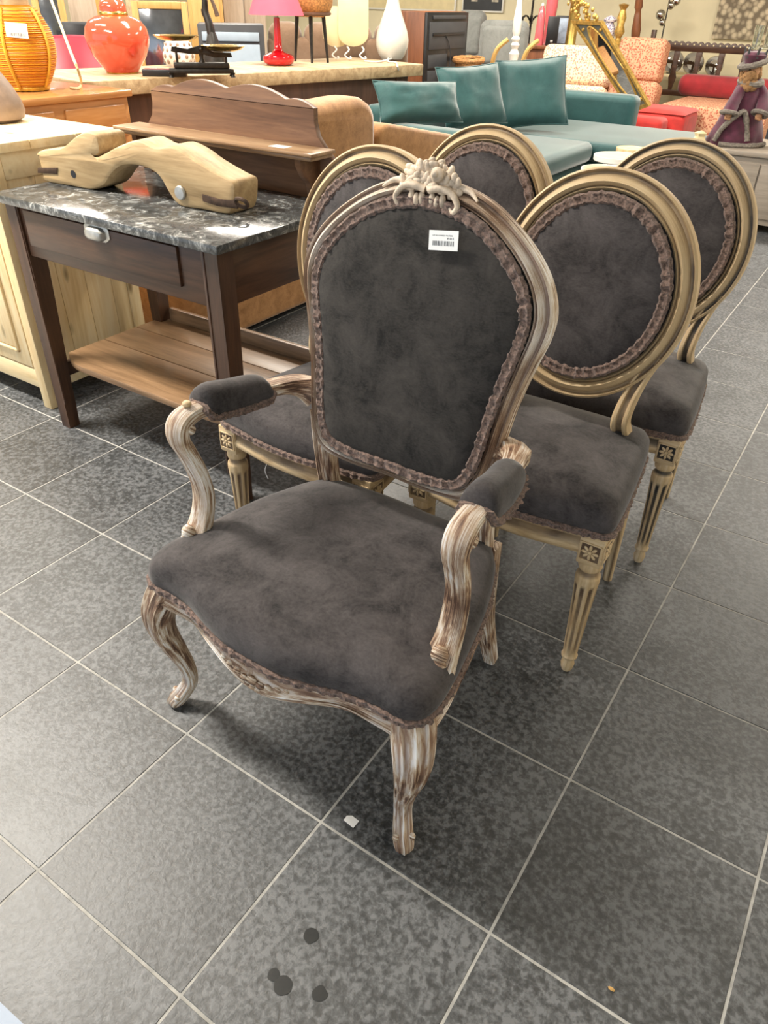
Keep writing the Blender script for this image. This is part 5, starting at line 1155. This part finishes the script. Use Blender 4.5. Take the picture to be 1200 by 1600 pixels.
# bench sofa
sA = atz(1042, 150, .43); 
t = thing('red_bench_seat', 'long red woven bench seat below the dark wooden balustrade', 'bench', (sA.x, sA.y, 0))
G().box(.16, 1.25, -.80, .35, .06, .43, .04, 4).obj('seat', 'tweed_red', t, 60)
for x in (.18, 1.18):
    for y in (-.78, .3): G().box(x - .025, x + .025, y - .025, y + .025, 0, .07, .003).obj('foot', 'black', t)
tag(G().box(.05, 1.2, -.10, .10, -.11, .11, .10, 6).obj('red_bolster', 'red_velvet', None, 60), 'dark red velvet bolster lying along the red bench seat', 'bolster').location = (sA.x, sA.y + .22, .54)
# dark wooden balustrade headboard
yh = sA.y + .55
L = aty(1022, 62, yh); Rr = aty(1186, 66, yh); zt_ = aty(1100, 66, yh).z; zl = .45
t = thing('carved_headboard', 'dark wooden headboard with scalloped rail and turned balusters', 'headboard', (L.x, yh, 0)); W_ = Rr.x - L.x
n_ = 16; ol = [(0, zt_ - .10)] + [(W_, zt_ - .10)]
sc = []
for i in range(n_):
    for q in range(5): sc.append((W_ - W_ * (i + q / 5) / n_, zt_ - .02 + .022 * math.sin(PI * q / 5)))
sc.append((0, zt_ - .02))
G().extrude(ol + sc, lambda x, z, h: Vector((x, h, z)), .03, .002).obj('scalloped_rail', 'oak', t)
hm = G().ball((0, 0, 0), .009, .004, .009, 8, 6).mesh('rail_hole', 'cream')
for i in range(n_): o = link('rail_hole', hm, t); o.location = (W_ * (i + .5) / n_, -.001, zt_ - .030)
G().box(0, W_, 0, .03, zl - .06, zl, .004).obj('lower_rail', 'oak', t)
for i in range(5):
    x = W_ * (i + .18) / 4.6
    ol = [(-.02, zl), (.02, zl), (.028, zl + .06), (.045, zl + .13), (.024, zl + .19), (.034, zt_ - .16), (.034, zt_ - .10), (-.034, zt_ - .10), (-.034, zt_ - .16), (-.024, zl + .19), (-.045, zl + .13), (-.028, zl + .06)]
    G().extrude([(x + a, z) for a, z in ol], lambda a, z, h: Vector((a, .004 + h, z)), .022, .002).obj('baluster', 'oak', t)
for x, ex in ((-.02, .10), (W_ - .02, .10)): G().box(x - .025, x + .025, -.01, .045, 0, zt_ + ex, .004).obj('post', 'oak', t)
# chrome round lamps behind it on a pale shelf
ys = yh + .40
zs = aty(1080, 117, ys).z
t = thing('pale_shelf', 'pale shelf with chrome headlamps behind the headboard', 'shelf', (L.x - .1, ys, 0)); G().box(0, W_ + .3, -.15, .25, zs - .03, zs, .004).obj('board', 'cream', t)
for x in (.05, W_ + .2):
    for y in (-.1, .2): G().box(x - .02, x + .02, y - .02, y + .02, 0, zs - .03, .003).obj('leg', 'charcoal', t)
for px, py, r, lab in ((1052, 96, 15, 'leftmost round chrome headlamp behind the headboard'), (1083, 100, 15, 'middle round chrome headlamp behind the headboard'), (1116, 102, 13, 'rightmost round chrome headlamp behind the headboard')):
    q = aty(px, py, ys); k = pxm(1, (q - CAM).length); rr = r * k
    t = thing('chrome_headlamp', lab, 'headlamp', (q.x, q.y, zs), .3, 'chrome headlamps on the shelf')
    rm = Matrix.Rotation(PI / 2 - .25, 4, 'X')
    def P_(pr, nm, mt):
        g = G(); g.lathe(pr, 28); g.v = [tuple(rm @ Vector(v) + Vector((0, 0, max(rr * 1.0, .05)))) for v in g.v]; g.obj(nm, mt, t)
    P_([(.001, -.10), (rr * .5, -.09), (rr * .9, -.03), (rr, 0), (rr * 1.02, .012), (rr * .95, .02)], 'shell', 'chrome'); P_([(.001, .022), (rr * .6, .02), (rr * .95, .012)], 'lens', 'mirror')
    G().lathe([(rr * .5, 0), (rr * .45, .01), (.012, .03), (.012, rr * .4)], 14).obj('foot', 'iron', t)
# ================================================================== gilt mirror leaning on the chairs
def make_mirror():
    BL = atz(990, 175, .43); TL = atd(896, 30, 8.75); TR = atd(943, 32, 8.55)
    n0 = (TR - TL).cross(BL - TL); d = ray(1018, 164); BR = CAM + d * ((BL - CAM).dot(n0) / d.dot(n0))
    t = thing('gilt_mirror', 'tall gilt-framed mirror with oval glass leaning across the patterned chairs', 'mirror', (BL + BR) / 2); o0 = (BL + BR) / 2
    nn_ = (BR - BL).cross(TL - BL).normalized()
    if nn_.dot(CAM - BL) < 0: nn_ = -nn_
    def mp(u, v, h): return (BL * (1 - u) + BR * u) * (1 - v) + (TL * (1 - u) + TR * u) * v - o0 + nn_ * h
    G().extrude([(0, 0), (1, 0), (1, 1), (0, 1)], mp, .02).obj('back_board', 'gilt', t)
    for (a, b, c, d, nm) in ((0, .09, 0, 1, 'side_bar'), (.91, 1, 0, 1, 'side_bar'), (.09, .91, 0, .04, 'end_bar'), (.09, .91, .96, 1, 'end_bar')):
        G().extrude([(a, c), (b, c), (b, d), (a, d)], lambda u, v, h: mp(u, v, .018 + h), .028, .0).obj(nm, 'gilt', t)
    G().extrude([(.09, .04), (.91, .04), (.91, .96), (.09, .96)], lambda u, v, h: mp(u, v, .02 + h), .006).obj('grey_slip', 'slip', t)
    N = 40; el = [(.5 + .30 * math.cos(2 * PI * i / N), .5 + .42 * math.sin(2 * PI * i / N)) for i in range(N)]
    G().extrude(el, lambda u, v, h: mp(u, v, .026 + h), .004).obj('oval_glass', 'mirror', t)
    G().tube([mp(u, v, .03) for u, v in [(.5 + .32 * math.cos(2 * PI * i / N), .5 + .435 * math.sin(2 * PI * i / N)) for i in range(N)]], .010, 7, True).obj('oval_moulding', 'gilt', t)
    g = G()
    for i in range(40):
        u = random.uniform(.2, .95); v = 1.0 + random.uniform(-.01, .30) * (1 - abs(u - .55) * 1.2); g.ball(mp(u, v, .02 + random.uniform(0, .02)), random.uniform(.012, .026), .014, random.uniform(.012, .026), 8, 6)
    g.obj('crest_carving', 'gilt', t, 60, 'carved gilt crest of flowers')
    for u, v in ((.2, .1), (.8, .1), (.2, .9), (.8, .9)): G().ball(mp(u, v, .03), .016, .008, .016, 8, 6).obj('corner_ornament', 'gilt', t)
M['slip'] = plain('grey_slip', (0.13, 0.135, 0.115), .6)
make_mirror()
# stone-wall print and glass table at the right
a = aty(1112, 60, 10.57); b = aty(1260, 60, 10.57); w = (b.x - a.x) / 2; h = aty(1180, -90, 10.57).z - a.z
t = thing('stone_wall_print', 'large print of a pale stone wall behind the king figurine', 'picture', ((a.x + b.x) / 2, 10.57, a.z))
G().box(-w, w, -.02, .02, 0, h, .004).obj('stretcher', 'white', t); G().box(-w, w, -.026, -.019, 0, h, .001).obj('print', 'stone_print', t)
q = atd(1190, 72, 7.6); t = thing('glass_table', 'glass-topped table with drinking glasses behind the king figurine', 'table', (q.x + .12, q.y, 0)); zg = q.z
G().box(-.16, 1.1, -.3, .5, zg - .015, zg, .003).obj('glass_top', 'glass', t)
for x in (.16, 1.05):
    for y in (-.25, .45): G().box(x - .02, x + .02, y - .02, y + .02, 0, zg - .015, .003).obj('leg', 'charcoal', t)
gg = None
for i, (x, y, lab) in enumerate(((-.13, -.2, 'leftmost tall drinking glass on the glass table'), (-.06, -.10, 'second drinking glass from the left on the glass table'), (.03, -.2, 'third drinking glass from the left on the glass table'), (.12, -.1, 'rightmost drinking glass on the glass table'))):
    o = tag(G().lathe([(.001, 0), (.032, 0), (.036, .14), (.034, .14), (.030, .006), (.001, .006)], 18).obj('drinking_glass', 'glass'), lab, 'glass', 'drinking glasses'); o.location = (q.x + .12 + x, q.y + y, zg)
# ================================================================== small things on the floor
sc_ = atz(548, 1283, 0)
tag(G().extrude([(-.012, -.007), (.013, -.010), (.014, .008), (-.004, .010), (-.012, .004)], lambda x, y, h: sc_ + Vector((x, y, h + .0006 + .1 * abs(x))), .0006).obj('paper_scrap', 'label'), 'small torn white paper scrap on the floor by the armchair leg', 'paper scrap')
cr_ = atz(955, 1546, 0)
tag(G().ball(cr_ + Vector((0, 0, .002)), .006, .003, .002, 8, 6).obj('crumb', 'ochre_wood'), 'tiny orange crumb on the dark tile at the bottom right', 'crumb')
M['damp'] = plain('damp_stain', (0.022, 0.023, 0.023), .35, var=.2)
for px, py, r, lab in ((500, 1553, .012, 'round dark drip stain, rightmost on the tile at the bottom'), (486, 1462, .013, 'dark drip stain on the tile, topmost of the group'), (428, 1523, .010, 'small dark drip stain, leftmost of the group'), (442, 1540, .015, 'longish dark drip stain between two others')):
    c = atz(px, py, 0); g = G(); n_ = 20
    g.add([Vector((c.x, c.y, .0007))] + [Vector((c.x + r * math.cos(a) * (1 + .2 * noise.noise(Vector((math.cos(a), math.sin(a), px)))), c.y + r * math.sin(a) * (1 + .2 * noise.noise(Vector((math.cos(a), math.sin(a), px + 5)))), .0006)) for a in [2 * PI * i / n_ for i in range(n_)]], [(0, i + 1, (i + 1) % n_ + 1) for i in range(n_)])
    tag(g.obj('drip_stain', 'damp'), lab, 'stain', 'drip stains')
bl = [atz(0, 1566, .004), atz(36, 1600, .004)]
u_ = (bl[1] - bl[0]).normalized(); n_ = Vector((u_.y, -u_.x, 0)); n_ = n_ if n_.dot(CAM - bl[0]) > 0 else -n_
g = G(); a = bl[0] - u_ * .10; b = bl[1] + u_ * .10; c = b + n_ * .2; d = a + n_ * .2
g.add([v + Vector((0, 0, h)) for h in (-.003, .003) for v in (a, b, c, d)], [(3, 2, 1, 0), (4, 5, 6, 7), (0, 1, 5, 4), (1, 2, 6, 5), (2, 3, 7, 6), (3, 0, 4, 7)])
tag(g.obj('pale_board', 'paper_blue'), 'corner of a pale blue board on the floor at the bottom left', 'board')
# thread under the left dining chair
q = atz(413, 705, .37)
